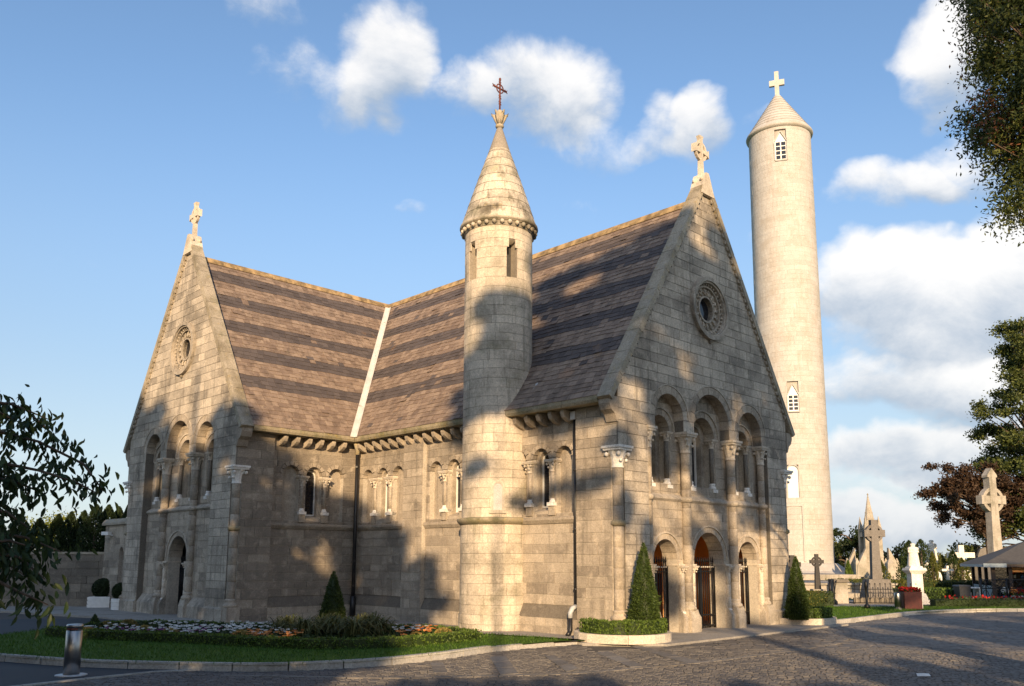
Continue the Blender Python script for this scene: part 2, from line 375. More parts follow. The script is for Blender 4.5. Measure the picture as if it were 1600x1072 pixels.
# ------------------------------------------------------------------ chapel frame
TH = .7787; CX, CY = 2.1962, 17.9507
Aa = np.array((-math.sin(TH), math.cos(TH))); Bb = np.array((math.cos(TH), math.sin(TH)))
def V(a, b, z): return np.array((CX + a * Aa[0] + b * Bb[0], CY + a * Aa[1] + b * Bb[1], z))
class Fr:
    def __init__(s, O, S, D_): s.O = O; s.S = S; s.D = D_
    def p(s, x, d, z): return V(s.O[0] + x * s.S[0] + d * s.D[0], s.O[1] + x * s.S[1] + d * s.D[1], z)
    def box(s, mb, x0, x1, d0, d1, z0, z1, tone=.5):
        mb.prism([s.p(x0, d0, z0), s.p(x1, d0, z0), s.p(x1, d0, z1), s.p(x0, d0, z1)], s.p(0, d1, 0) - s.p(0, d0, 0), tone)
    def profile(s, mb, x0, x1, dz, tone=.5):      # a (d,z) outline run along the wall
        mb.prism([s.p(x0, d, z) for d, z in dz], s.p(x1, 0, 0) - s.p(x0, 0, 0), tone)
    def cap(s, mb, x, d, r0, r1, z0, z1, n=16, tone=.6):   # carved capital: bell with lobes, abacus, volutes
        c = s.p(x, d, 0); h = z1 - z0
        for k in range(7):
            pass
        rings = []
        for k in range(7):
            u = k / 6; rr = r0 + (r1 - r0) * u ** 2.2 + .012 * (k == 0); ring = []
            for i in range(n):
                a = 2 * PI * i / n; ring.append((c[0] + rr * (1 + .13 * u * math.cos(8 * a) * (1 if k % 2 else -.4)) * math.cos(a), c[1] + rr * (1 + .13 * u * math.cos(8 * a)) * math.sin(a), z0 + u * h * .78))
            rings.append(ring)
        vs = sum(rings, []); mb.add(vs, [[k * n + i, k * n + (i + 1) % n, (k + 1) * n + (i + 1) % n, (k + 1) * n + i] for k in range(6) for i in range(n)], tone)
        for sx in (-1, 1):
            for sy in (-1, 1): mb.ball(s.p(x + sx * r1 * .8, d + sy * r1 * .8, z0 + h * .62), r1 * .26, 6, tone)
        for sx in (-1, 1): mb.ball(s.p(x + sx * r1 * .45, d - r1 * .8, z0 + h * .33), r1 * .2, 6, tone)
        s.box(mb, x - r1 * 1.08, x + r1 * 1.08, d - r1 * 1.08, d + r1 * 1.08, z0 + h * .78, z0 + h * .88, tone)
        s.box(mb, x - r1 * 1.2, x + r1 * 1.2, d - r1 * 1.2, d + r1 * 1.2, z0 + h * .885, z1, tone)
FRONT = Fr((0, 0), (0, 1), (1, 0)); NAVE = Fr((0, 0), (1, 0), (0, 1))
AT, BS, WID = 9.69, -3.77, 7.32
GABLE = Fr((AT, BS), (1, 0), (0, 1)); TRANS = Fr((AT, 0), (0, -1), (1, 0))
chapel = thing('chapel', 'cruciform granite chapel with steep banded slate roofs and a round corner turret', 'chapel', tuple(V(5, 2, 0)))

class Pieces:
    """pieces that can be told apart: the largest in view become objects, the rest one joined part"""
    def __init__(s): s.L = []
    def add(s, P, off, tone, parent): s.L.append((np.array(P, float), np.array(off, float), tone, parent))
    def finish(s, owner, name, rest, m, n=300):
        sc = []
        for P, off, t, pa in s.L:
            c = P.mean(0); N = np.zeros(3)
            for i in range(1, len(P) - 1): N += np.cross(P[i] - P[0], P[i + 1] - P[0])
            if np.dot(N, off) > 0: N = -N
            v = np.array((0, 0, EYE)) - c; sc.append(max(0, np.dot(N, nrm(v))) / np.dot(v, v))
        order = np.argsort(-np.array(sc)); rest_m = {}
        for r_, i in enumerate(order):
            P, off, t, pa = s.L[i]; mm = m(pa) if callable(m) else m
            if r_ < n: MB().prism(P, off, t).build(name, mm, pa)
            else: rest_m.setdefault(mm, MB()).prism(P, off, t, back=False)
        for mm, mb in rest_m.items(): mb.build(rest, mm, owner, 'stuff')
STN, VOU = Pieces(), Pieces()
WMAT = {}
def rows(breaks, h=.225, j=.035):
    out = [breaks[0]]
    for a, b in zip(breaks, breaks[1:]):
        n = max(1, round((b - a) / h)); ws = [1 + R.uniform(-1, 1) * j / h for _ in range(n)]; t = sum(ws); z = a
        for x in ws[:-1]: z += (b - a) * x / t; out.append(z)
        out.append(b)
    return out
def arcf(c, r, zc, sgn, full=False):
    def f(z):
        q = z - zc
        if not full and q < 0: q = 0
        return c + sgn * math.sqrt(max(0, r * r - q * q))
    f.curved = True
    return f
def linf(f): f.curved = False; return f
def cut(base, ops):
    """base(z) -> [(L,R)]; ops: (centre, radius, bottom, springing, full circle)"""
    def f(z):
        sp = base(z)
        for c, r, zb, zc, full in ops:
            if zb - 1e-6 <= z < zc + r - 1e-6:
                new = []
                for l, r_ in sp:
                    lv_ = l(z) if callable(l) else l; rv = r_(z) if callable(r_) else r_
                    if lv_ < c < rv:
                        if not full and z < zc - 1e-6: new += [(l, c - r), (c + r, r_)]
                        else: new += [(l, arcf(c, r, zc, -1, full)), (arcf(c, r, zc, 1, full), r_)]
                    else: new.append((l, r_))
                sp = new
        return sp
    return f
def wall(fr, name, d0, thick, zs, spans, lens=(.34, .85), tm=.5, tv=.22, m='stone', owner=None, gap=.0075, joint='mortar'):
    cores = []; owner = owner or chapel; todo = []
    for za, zb in zip(zs, zs[1:]):
        for l, r_ in spans(za + 1e-5):
            lf = l if callable(l) else (lambda z, q=l: q); rf = r_ if callable(r_) else (lambda z, q=r_: q)
            cur = getattr(lf, 'curved', False) or getattr(rf, 'curved', False); ns = 5 if cur else 2
            zz = [za + (zb - za) * i / (ns - 1) for i in range(ns)]
            Ls = [lf(z) for z in zz]; Rs = [rf(z) for z in zz]
            if max(b - a for a, b in zip(Ls, Rs)) < .02: continue
            for i in range(ns):
                if Ls[i] > Rs[i]: Ls[i] = Rs[i] = (Ls[i] + Rs[i]) / 2
            cores.append((min(Ls), max(Rs), [fr.p(x, d0 + .013, z) for x, z in zip(Ls, zz)] + [fr.p(x, d0 + .013, z) for x, z in zip(Rs[::-1], zz[::-1])]))
            a, b = min(Ls), max(Rs); cuts = [None]; x = a + R.uniform(lens[0] * .5, lens[1])
            inner0, inner1 = max(Ls) + .1, min(Rs) - .1
            while x < b - .12:
                if inner0 < x < inner1: cuts.append(x); x += R.uniform(*lens)
                else: x += .08
            cuts.append(None); g = gap
            for c0, c1 in zip(cuts, cuts[1:]):
                LL = [(Ls[i] if c0 is None else c0) for i in range(ns)]; RR = [(Rs[i] if c1 is None else c1) for i in range(ns)]
                if c0 is not None and c1 is not None or not cur:
                    k = [0, ns - 1]; LL = [LL[i] for i in k]; RR = [RR[i] for i in k]; z2 = [zz[i] for i in k]
                else: z2 = zz
                z3 = list(z2); z3[0] += g; z3[-1] -= g
                pts = [(x + g, z) for x, z in zip(LL, z3)] + [(max(x - g, l_ + g), z) for x, z, l_ in zip(RR[::-1], z3[::-1], LL[::-1])]
                todo.append((pts, min(1, max(0, R.gauss(tm, tv))), R.uniform(0, .006)))
    gr = []                                        # separate stretches of wall become separate parts
    for a, b, P in sorted(cores, key=lambda q: q[0]):
        if gr and a < gr[-1][0] - .02: gr[-1][0] = max(gr[-1][0], b); gr[-1][1].prism(P, fr.p(0, thick, 0) - fr.p(0, 0, 0), .5)
        else: gr.append([b, MB().prism(P, fr.p(0, thick, 0) - fr.p(0, 0, 0), .5)])
    obs = [(g_[0], g_[1].build(name, joint, owner)) for g_ in gr]
    for _, co in obs: WMAT[co.name] = m
    for pts, t, pr in todo:
        xm = sum(p_[0] for p_ in pts) / len(pts); co = next((o_ for e_, o_ in obs if xm <= e_ + 1e-3), obs[-1][1])
        STN.add([fr.p(x, d0 - pr, z) for x, z in pts], fr.p(0, .03 + pr, 0) - fr.p(0, 0, 0), t, co)
    return obs[0][1]
def arch(fr, parent, c, zs, r0, r1, d0, d1, n, tm=.5, tv=.15, g=.006, a0=0., a1=PI):
    for k in range(n):
        b0 = a0 + (a1 - a0) * k / n; b1 = a0 + (a1 - a0) * (k + 1) / n
        q = [(r0, b0 + g / r0), (r1, b0 + g / r1), (r1, (b0 + b1) / 2), (r1, b1 - g / r1), (r0, b1 - g / r0), (r0, (b0 + b1) / 2)]
        VOU.add([fr.p(c + r * math.cos(a), d0 - .003 * (k % 2), zs + r * math.sin(a)) for r, a in q], fr.p(0, d1 - d0, 0) - fr.p(0, 0, 0), min(1, max(0, R.gauss(tm, tv))), parent)
def ringmould(fr, mb, c, zc, r0, r1, d0, d1, a0=0, a1=PI, n=18, tone=.5):   # continuous arch moulding
    for k in range(n):
        b0 = a0 + (a1 - a0) * k / n; b1 = a0 + (a1 - a0) * (k + 1) / n
        mb.prism([fr.p(c + r * math.cos(a), d0, zc + r * math.sin(a)) for r, a in ((r0, b0), (r1, b0), (r1, b1), (r0, b1))], fr.p(0, d1 - d0, 0) - fr.p(0, 0, 0), tone)
def column(fr, mb, x, d, r, z0, z1, n=14, drums=0, tone=.5):
    c = fr.p(x, d, 0)
    if drums:
        k = max(1, round((z1 - z0) / drums))
        for i in range(k):
            a = z0 + (z1 - z0) * i / k; b = z0 + (z1 - z0) * (i + 1) / k
            mb.lathe(c, [(r - .008, a), (r, a + .008), (r, b - .008), (r - .008, b)], n, min(1, max(0, R.gauss(tone, .15))))
    else: mb.lathe(c, [(r, z0), (r, z1)], n, tone)
def colbase(fr, mb, x, d, r, z0, z1, tone=.6):
    c = fr.p(x, d, 0); h = z1 - z0
    mb.lathe(c, [(r * 1.55, z0), (r * 1.62, z0 + h * .2), (r * 1.5, z0 + h * .38), (r * 1.22, z0 + h * .5), (r * 1.18, z0 + h * .68), (r * 1.3, z0 + h * .8), (r * 1.2, z0 + h * .93), (r, z1)], 14, tone)
def lancet(fr, c, r, zb, zs, d, owner=None, inset=.0, leads=True):
    """glazed round-headed light: pale frame, dark pane, lead bars"""
    owner = owner or chapel
    out = [(c - r, zb), (c + r, zb)] + [(c + r * math.cos(PI * i / 10), zs + r * math.sin(PI * i / 10)) for i in range(11)]
    g = MB(); g.prism([fr.p(x, d, z) for x, z in out], fr.p(0, .02, 0) - fr.p(0, 0, 0)); pane_p = g
    f = MB(); t = .025
    inn = [(c - r + t, zb + t), (c + r - t, zb + t)] + [(c + (r - t) * math.cos(PI * i / 10), zs + (r - t) * math.sin(PI * i / 10)) for i in range(11)]
    for i in range(len(out)):
        j = (i + 1) % len(out); f.prism([fr.p(out[i][0], d - .05, out[i][1]), fr.p(out[j][0], d - .05, out[j][1]), fr.p(inn[j][0], d - .05, inn[j][1]), fr.p(inn[i][0], d - .05, inn[i][1])], fr.p(0, .045, 0) - fr.p(0, 0, 0))
    wo_ = f.build('window', 'white_paint', owner); pane_p.build('pane', 'glass', wo_)
    if leads:
        q = MB(); z = zb + .1
        while z < zs + r * .7: fr.box(q, c - r * .8, c + r * .8, d - .012, d - .002, z, z + .012); z += .12
        fr.box(q, c - .006, c + .006, d - .014, d - .003, zb + t, zs + r * .8); q.build('lead_bar', 'black_iron', wo_)
    return wo_
# ------------------------------------------------------------------ gable fronts (the entrance front and the transept end share one design)
EAVE = 5.2; SL = 1.545; MID = WID / 2; APEX = EAVE + SL * (MID + .15)
SPR = 4.88; CAPT = 4.62; DR = .27; DL = .19
ARCH3 = [(MID - 1.77, .56), (MID, .78), (MID + 1.77, .56)]
NOTCH = .2; NZ = 4.07
def gable_front(fr, pre, pier, doors, tm):
    W = WID; el = linf(lambda z: (z - EAVE) / SL - .15); er = linf(lambda z: W - (z - EAVE) / SL + .15)
    base_ = lambda z: max(0, el(z))
    def span0(z):
        lo = NOTCH if z < NZ - 1e-3 else 0.
        if z < CAPT - 1e-3: return [(lo, pier), (W - pier, W - lo)]
        L_ = el if z > EAVE + .15 * SL else 0.; R_ = er if z > EAVE + .15 * SL else W
        return [(L_, R_)]
    ops = [(c, r, CAPT, SPR, False) for c, r in ARCH3]
    ops2 = [(c, r + .185, SPR, SPR, False) for c, r in ARCH3] + [(MID, .78, 7.83 - .78, 7.83, True)]
    f1 = cut(span0, ops); f2 = cut(span0, ops2)
    zs = rows([0, .4, NZ, CAPT, SPR, 5.43, 7.05, 8.61, APEX - .02])
    fw = wall(fr, pre + '_wall', 0, .33, [z for z in zs if z <= SPR + 1e-6], f1, tm=tm, m='gable_stone', joint='dark_joint', gap=.0055)
    up = wall(fr, pre + '_gable_wall', 0, .235, [z for z in zs if z >= SPR - 1e-6], f2, tm=tm, m='gable_stone', joint='dark_joint', gap=.0055)
    for c, r in ARCH3: arch(fr, up, c, SPR, r, r + .18, 0, .36, 11 if r > .6 else 9, tm)
    # bay wall behind the arches
    ops = [(c, h, 0, 1.68, False) for c, h in doors]
    wins = [(ARCH3[0][0], .36), (MID, .5), (ARCH3[2][0], .36)]
    def bspan(z): return [(pier, W - pier)]
    lo = cut(bspan, [(c, h + (.13 if True else 0), 1.68, 1.68, False) for c, h in doors]); lo0 = cut(bspan, [(c, h, 0, 1.68, False) for c, h in doors])
    hi = cut(bspan, [(c, h, 3.4, 4.62, False) for c, h in wins]); hi2 = cut(bspan, [(c, h + .15, 4.62, 4.62, False) for c, h in wins])
    zl = rows([0, .6, 1.53, 1.68, 3.0]); zh = rows([3.0, 3.4, 4.62, 5.9])
    bw = wall(fr, pre + '_door_wall', DL, .40, [z for z in zl if z <= 1.68 + 1e-6], lo0, tm=tm + .15)
    bw2 = wall(fr, pre + '_door_wall', DL, .40, [z for z in zl if z >= 1.68 - 1e-6], lo, tm=tm + .1)
    ww = wall(fr, pre + '_window_wall', DR, .3, [z for z in zh if z <= 4.62 + 1e-6], hi, tm=tm)
    ww2 = wall(fr, pre + '_window_wall', DR, .3, [z for z in zh if z >= 4.62 - 1e-6], hi2, tm=tm)
    for c, h in doors: arch(fr, bw2, c, 1.68, h, h + .125, DL, DL + .41, 9, tm + .15)
    for c, h in wins: arch(fr, ww2, c, 4.62, h, h + .145, DR, DR + .28, 9, tm + .1)
    # inner window order and glazing
    for c, h in wins:
        inner = MB(); q = h - .14
        for k in range(14):
            b0, b1 = PI * k / 14, PI * (k + 1) / 14
            inner.prism([fr.p(c + r * math.cos(a), DR + .3, 4.62 + r * math.sin(a)) for r, a in ((q, b0), (h + .06, b0), (h + .06, b1), (q, b1))], fr.p(0, .28, 0) - fr.p(0, 0, 0), .5 + .1 * (k % 2))
        for sx in (-1, 1): fr.box(inner, *sorted((c + sx * q, c + sx * (h + .06))), DR + .3, DR + .58, 3.4, 4.62, .45)
        fr.profile(inner, c - h, c + h, [(DR + .02, 3.38), (DR + .5, 3.46), (DR + .5, 3.3), (DR + .02, 3.3)], .6)
        lancet(fr, c, q, 3.46, 4.62, DR + .5)
        inner.build('window_surround', 'gable_stone', chapel)
    for c, h in wins:                                     # hood rolls on the arches
        ring = MB(); ringmould(fr, ring, c, 4.62, h + .15, h + .185, DR - .035, DR + .02, tone=.7); ring.build('arch_moulding', 'gable_stone', chapel)
    for c, h in doors: ring = MB(); ringmould(fr, ring, c, 1.68, h + .13, h + .165, DL - .03, DL + .02, tone=.7); ring.build('arch_moulding', 'gable_stone', chapel)
    for c, r in ARCH3: ring = MB(); ringmould(fr, ring, c, SPR, r + .19, r + .212, -.016, .012, tone=.6); ring.build('arch_moulding', 'gable_stone', chapel)
    for c, h in wins:                                     # small window shafts
        for sx in (-1, 1):
            x = c + sx * (h - .02); cb = MB(); column(fr, cb, x, DR + .08, .055, 3.52, 4.4, 10)
            so = cb.build('window_shaft', 'dark_stone', chapel)
            k = MB(); fr.cap(k, x, DR + .08, .06, .105, 4.4, 4.62); k.build('capital', 'pale_stone', so)
            k = MB(); fr.box(k, x - .1, x + .1, DR - .02, DR + .18, 3.3, 3.38); colbase(fr, k, x, DR + .08, .06, 3.38, 3.53); k.build('shaft_base', 'marble', so)
    cols = [MID - .995, MID + .995] + ([pier + .15, W - pier - .15] if pier < 1.2 else [])
    for x in cols:                                        # tall engaged columns
        big = abs(x - MID) < 1.2; r = .112 if big else .09; d = .13
        cb = MB(); column(fr, cb, x, d, r, .72, 4.14, 16, .42, .55); co = cb.build('column', 'stone', chapel)
        k = MB(); fr.cap(k, x, d, r * 1.04, .19 if big else .14, 4.14, CAPT); k.build('capital', 'pale_stone', co)
        k = MB(); colbase(fr, k, x, d, r, .54, .73, .6)
        fr.profile(k, x - .17, x + .17, [(-.06, 0), (-.06, .34), (-.03, .46), (.0, .545), (DR, .545), (DR, 0)], .45); k.build('pedestal', 'gable_stone', co)
        k = MB(); k.lathe(fr.p(x, d, 0), [(r, 2.97), (r + .035, 2.995), (r + .055, 3.03), (r + .055, 3.08), (r, 3.11)], 16, .55); k.build('collar', 'gable_stone', co)
    st = MB()                                             # string course between the columns
    fr.profile(st, pier, W - pier, [(DL - .06, 3.075), (DL - .06, 3.04), (DL - .01, 2.99), (DR + .1, 2.99), (DR + .1, 3.16), (DR - .02, 3.16)], .5); st.build('string_course', 'gable_stone', chapel)
    ed = [pier] + sum([[c - h - .02, c + h + .02] for c, h in doors], []) + [W - pier]
    for a, b in zip(ed[::2], ed[1::2]):
        if b - a > .1: pl = MB(); fr.profile(pl, a, b, [(.02, 0), (.02, .36), (DL, .60), (DL + .1, .60), (DL + .1, 0)], .45); pl.build('plinth', 'gable_stone', chapel)
    for a, b in ((NOTCH, pier), (W - pier, W - NOTCH)): pl = MB(); fr.profile(pl, a, b, [(-.07, 0), (-.07, .36), (0.012, .42), (.012, 0)], .5); pl.build('plinth', 'gable_stone', chapel)
    for c, h in doors:                                    # jamb shafts and imposts
        for sx in (-1, 1):
            x = c + sx * (h + .12); cb = MB(); column(fr, cb, x, DL - .03, .06, .5, 1.36, 10, .3, .6); jo = cb.build('door_shaft', 'pale_stone', chapel)
            k = MB(); fr.cap(k, x, DL - .02, .06, .1, 1.33, 1.53); fr.box(k, *sorted((c + sx * (h - .015), c + sx * (h + .3))), DL - .06, DL + .39, 1.535, 1.57, .7); k.build('impost', 'pale_stone', jo)
            k = MB(); colbase(fr, k, x, DL - .03, .06, .36, .51); k.build('shaft_base', 'marble', jo)
    # wheel window
    wm = MB()
    for k in range(28):
        b0, b1 = 2 * PI * k / 28, 2 * PI * (k + 1) / 28
        for r0, r1, dA, dB in ((.70, .80, -.1, .03), (.655, .70, -.06, .05), (.56, .60, .03, .1), (.30, .345, .05, .2)):
            wm.prism([fr.p(MID + r * math.cos(a), dA, 7.83 + r * math.sin(a)) for r, a in ((r0, b0), (r1, b0), (r1, b1), (r0, b1))], fr.p(0, dB - dA, 0) - fr.p(0, 0, 0), .4)
        wm.prism([fr.p(MID + r * math.cos(a), .1, 7.83 + r * math.sin(a)) for r, a in ((.30, b0), (.72, b0), (.72, b1), (.30, b1))], fr.p(0, .08, 0) - fr.p(0, 0, 0), .35)
    fr.prof = None
    wo_ = wm.build('wheel_window', 'gable_stone', chapel)
    bd = MB()
    for k in range(34): a = 2 * PI * k / 34; bd.ball(fr.p(MID + .628 * math.cos(a), .02, 7.83 + .628 * math.sin(a)), .034, 6)
    bd.build('bead_ring', 'gable_stone', wo_)
    cv = MB()
    for k in range(16):
        a = 2 * PI * k / 16; cv.tube([fr.p(MID + r * math.cos(a + t), .075, 7.83 + r * math.sin(a + t)) for r, t in ((.36, 0), (.42, .12), (.48, .02), (.53, .16))], [.02, .032, .03, .015], 5)
        cv.ball(fr.p(MID + .45 * math.cos(a + .2), .08, 7.83 + .45 * math.sin(a + .2)), .032, 6)
    cv.build('carving', 'gable_stone', wo_)
    p = MB(); p.prism([fr.p(MID + .31 * math.cos(2 * PI * i / 20), .19, 7.83 + .31 * math.sin(2 * PI * i / 20)) for i in range(20)], fr.p(0, .02, 0) - fr.p(0, 0, 0)); p.build('pane', 'glass', wo_)
    k = MB(); k.ball(fr.p(MID, -.03, 7.83 - .84), .06, 6); k.build('drip_boss', 'dark_stone', wo_)
    # coping, kneelers, apex stone and cross
    th = .14; ux, uz = 1 / math.hypot(1, SL), SL / math.hypot(1, SL)
    for side in (0, 1):
        cp = MB(); cst = []; X = (lambda x: x) if side == 0 else (lambda x: W - x)
        Ltot = (MID + .27) / ux; n = 11; g = .006
        for i in range(n):
            a, b = Ltot * i / n + g, Ltot * (i + 1) / n - g
            q = []
            for l, h_ in ((a, 0), (b, 0), (b, th), (a, th)): q.append((X(-.27 + l * ux - h_ * uz), EAVE - .12 * SL + l * uz + h_ * ux))
            if i == n - 1: q[2] = (X(MID), q[2][1] + (MID - (-.27 + b * ux - th * uz)) * SL); q[1] = (X(MID), q[1][1])
            cst.append([fr.p(x, -.085, z) for x, z in q])
        nb = 40
        for i in range(nb):                               # billet moulding under the coping
            l = Ltot * (i + .5) / nb; x0 = -.27 + l * ux; z0 = EAVE - .12 * SL + l * uz
            if x0 > .05 and x0 < MID - .1:
                cp.prism([fr.p(X(x0 + dx_ * ux + dz_ * uz), -.06, z0 + dx_ * uz - dz_ * ux) for dx_, dz_ in ((-.045, .0), (.045, .0), (.045, .055), (-.045, .055))], fr.p(0, .075, 0) - fr.p(0, 0, 0), .4)
        cpo = cp.build('coping_moulding', 'gable_stone', chapel); cpo['kind'] = 'stuff'
        cpr = None
        for P_ in cst:
            c_ = MB().prism(P_, fr.p(0, .35, 0) - fr.p(0, 0, 0), min(1, max(0, R.gauss(.45, .25))))
            if cpr is None: cpr = c_.build('coping', 'coping', chapel)
            else: c_.build('coping_stone', 'coping', cpr)
        kn = MB(); x0, x1 = sorted((X(-.27), X(0.)))
        if side == 0: prof = [(-.30, EAVE - .09), (-.30, EAVE - .25), (-.24, EAVE - .38), (-.12, EAVE - .46), (-.05, EAVE - .62), (0, EAVE - .64), (0, EAVE - .09)]
        else: prof = [(W + .30, EAVE - .09), (W + .30, EAVE - .25), (W + .24, EAVE - .38), (W + .12, EAVE - .46), (W + .05, EAVE - .62), (W, EAVE - .64), (W, EAVE - .09)]
        kn.prism([fr.p(x, -.02, z) for x, z in prof], fr.p(0, .30, 0) - fr.p(0, 0, 0), .4); kn.build('kneeler', 'stone', chapel)
    ap = MB(); zt = APEX + .12
    ap.prism([fr.p(x, -.10, z) for x, z in ((MID - .30, zt - .42), (MID + .30, zt - .42), (MID + .13, zt + .02), (MID + .06, zt + .18), (MID - .06, zt + .18), (MID - .13, zt + .02))], fr.p(0, .38, 0) - fr.p(0, 0, 0), .8)
    for sx in (-1, 1):
        ap.ball(fr.p(MID + sx * .155, -.02, zt + .0), .055, 6, .8); ap.ball(fr.p(MID + sx * .155, .2, zt + .0), .055, 6, .8)
    ao = ap.build('apex_stone', 'pale_stone', chapel)
    cr = MB(); z0 = zt + .12; d0 = .04; d1 = .15
    def slab(pts, da=d0, db=d1): cr.prism([fr.p(MID + x, da, z0 + z) for x, z in pts], fr.p(0, db - da, 0) - fr.p(0, 0, 0), .75)
    slab([(-.07, 0), (.07, 0), (.05, .45), (.045, 1.02), (.09, 1.12), (-.09, 1.12), (-.045, 1.02), (-.05, .45)])
    for sx in (-1, 1): slab([(sx * .05, .66), (sx * .26, .64), (sx * .33, .60), (sx * .33, .82), (sx * .26, .78), (sx * .05, .76)], d0 + .004, d1 - .004)
    for k in range(20):
        b0, b1 = 2 * PI * k / 20, 2 * PI * (k + 1) / 20
        slab([(r * math.cos(a), .71 + r * math.sin(a)) for r, a in ((.20, b0), (.265, b0), (.265, b1), (.20, b1))], d0 + .02, d1 - .02)
    cr.build('gable_cross', 'pale_stone', ao)
    # corner shafts in the notches
    for x in (.13, W - .13):
        cb = MB(); column(fr, cb, x, .13, .12, .62, 3.66, 14, .45, .5); so = cb.build('corner_shaft', 'stone', chapel)
        k = MB(); fr.cap(k, x, .13, .125, .205, 3.60, NZ); s_ = 1 if x < 1 else -1
        k.build('capital', 'marble', so)
        k = MB(); colbase(fr, k, x, .13, .12, .42, .63); fr.box(k, x - .18, x + .18, -.05, .31, 0, .42, .5); k.build('shaft_base', 'stone', so)
        k = MB(); k.lathe(fr.p(x, .13, 0), [(.12, 2.36), (.17, 2.4), (.17, 2.46), (.12, 2.5)], 14, .4); k.build('collar', 'gutter_stone', so)
gable_front(FRONT, 'front', 1.05, [(MID - 1.77, .45), (MID, .64), (MID + 1.77, .45)], .5)
gable_front(GABLE, 'transept', 1.32, [(MID, .62)], .55)

# porch behind the three front doors, one door leaf at the transept
po = MB(); P = FRONT.p
for q in ([(.92, .74, 0), (6.4, .74, 0), (6.4, 3.2, 0), (.92, 3.2, 0)], [(.92, 3.2, 0), (6.4, 3.2, 0), (6.4, 3.2, 3), (.92, 3.2, 3)], [(.92, .74, 3), (6.4, .74, 3), (6.4, 3.2, 3), (.92, 3.2, 3)],
          [(.92, .74, 0), (.92, 3.2, 0), (.92, 3.2, 3), (.92, .74, 3)], [(6.4, .74, 0), (6.4, 3.2, 0), (6.4, 3.2, 3), (6.4, .74, 3)]): po.add([P(*x) for x in q], [[0, 1, 2, 3]])
po.build('porch_interior', 'ochre_plaster', chapel)
for c, h in ((MID - 1.77, .45), (MID, .64), (MID + 1.77, .45)):
    dk = MB(); FRONT.box(dk, c - h * .75, c + h * .75, 3.1, 3.18, 0, 1.3)
    dk.build('door', 'dark_wood', chapel)
for c, h, fr_, dpt in ((MID - 1.77, .45, FRONT, DR + .2), (MID, .64, FRONT, DR + .2), (MID + 1.77, .45, FRONT, DR + .2), (MID, .62, GABLE, DR + .3)):
    g = MB()
    for z in (.1, .35, 1.38): fr_.box(g, c - h + .01, c + h - .01, dpt - .012, dpt + .012, z, z + .03)
    for x in (c - h + .02, c - .02, c + .02, c + h - .02): fr_.box(g, x - .018, x + .018, dpt - .018, dpt + .018, .02, 1.52)
    go = g.build('gate', 'black_iron', chapel)
    n = int(2 * h / .085); bar = None; knob = None
    for i in range(n):
        x = c - h + .06 + (2 * h - .12) * i / (n - 1); base = fr_.p(x, dpt, 0)
        if bar is None:
            b = MB(); b.tube([base + (0, 0, .06), base + (0, 0, 1.62)], .011, 6); b.lathe(base, [(.011, 1.6), (.022, 1.64), (1e-4, 1.76)], 6); bar = b.build('bar', 'black_iron', go); b0_ = base
            b = MB(); b.ball(base + (0, 0, 1.5), .026, 6); knob = b.build('knob', 'glint_knob', go)
        else:
            for src in (bar, knob):
                o = src.copy(); col.objects.link(o); o.parent = go; o.location = Vector(base - b0_) * K
dk = MB(); GABLE.box(dk, MID - .64, MID + .64, DR + .5, DR + .54, 0, 2.35); dk.build('door', 'dark_wood', chapel)
# ------------------------------------------------------------------ side walls of nave and transept
PD = .13
def arcade(fr, part, cs, wins):
    """round-headed arcade in a recessed panel: cs = arch centres, wins = those with glazing"""
    for c in cs:
        arch(fr, part, c, 3.97, .25, .352, PD - .014, PD + .2, 7, .3, .14, .010)
        if c in wins: lancet(fr, c, .2, 2.86, 3.93, PD + .3)
        else:
            bk = MB(); bk.prism([fr.p(x, PD + .16, z) for x, z in [(c - .26, 2.7), (c + .26, 2.7)] + [(c + .26 * math.cos(PI * i / 8), 3.97 + .26 * math.sin(PI * i / 8)) for i in range(9)]], fr.p(0, .05, 0) - fr.p(0, 0, 0), .4)
            bk.build('blind_panel', 'stone', chapel)
    for c in wins:
        sp_ = MB()
        for sx in (-1, 1): fr.box(sp_, *sorted((c + sx * .19, c + sx * .27)), PD + .14, PD + .34, 2.7, 3.97, .5)
        for k in range(10):
            b0, b1 = PI * k / 10, PI * (k + 1) / 10
            sp_.prism([fr.p(c + r * math.cos(a), PD + .14, 3.97 + r * math.sin(a)) for r, a in ((.18, b0), (.27, b0), (.27, b1), (.18, b1))], fr.p(0, .2, 0) - fr.p(0, 0, 0), .6)
        fr.profile(sp_, c - .26, c + .26, [(PD + .02, 2.76), (PD + .34, 2.88), (PD + .34, 2.68), (PD + .02, 2.68)], .6); sp_.build('window_surround', 'stone', chapel)
        for sx in (-1, 1):
            x = c + sx * DXA / 2; d = PD + .02; cb = MB(); column(fr, cb, x, d, .058, 3.03, 3.72, 10, 0, .5); so = cb.build('window_shaft', 'stone', chapel)
            k = MB(); fr.cap(k, x, d, .064, .125, 3.66, 3.93); fr.box(k, x - .13, x + .13, d, d + .2, 3.9, 3.965, .6); k.build('capital', 'pale_stone', so)
            k = MB(); fr.box(k, x - .11, x + .11, d - .1, d + .14, 2.87, 2.95, .7); colbase(fr, k, x, d, .058, 2.95, 3.04); k.build('shaft_base', 'marble', so)
            k = MB(); fr.box(k, x - .1, x + .1, d - .06, d + .14, 2.66, 2.868, .5); k.build('shaft_plinth', 'stone', so)
DXA = .72
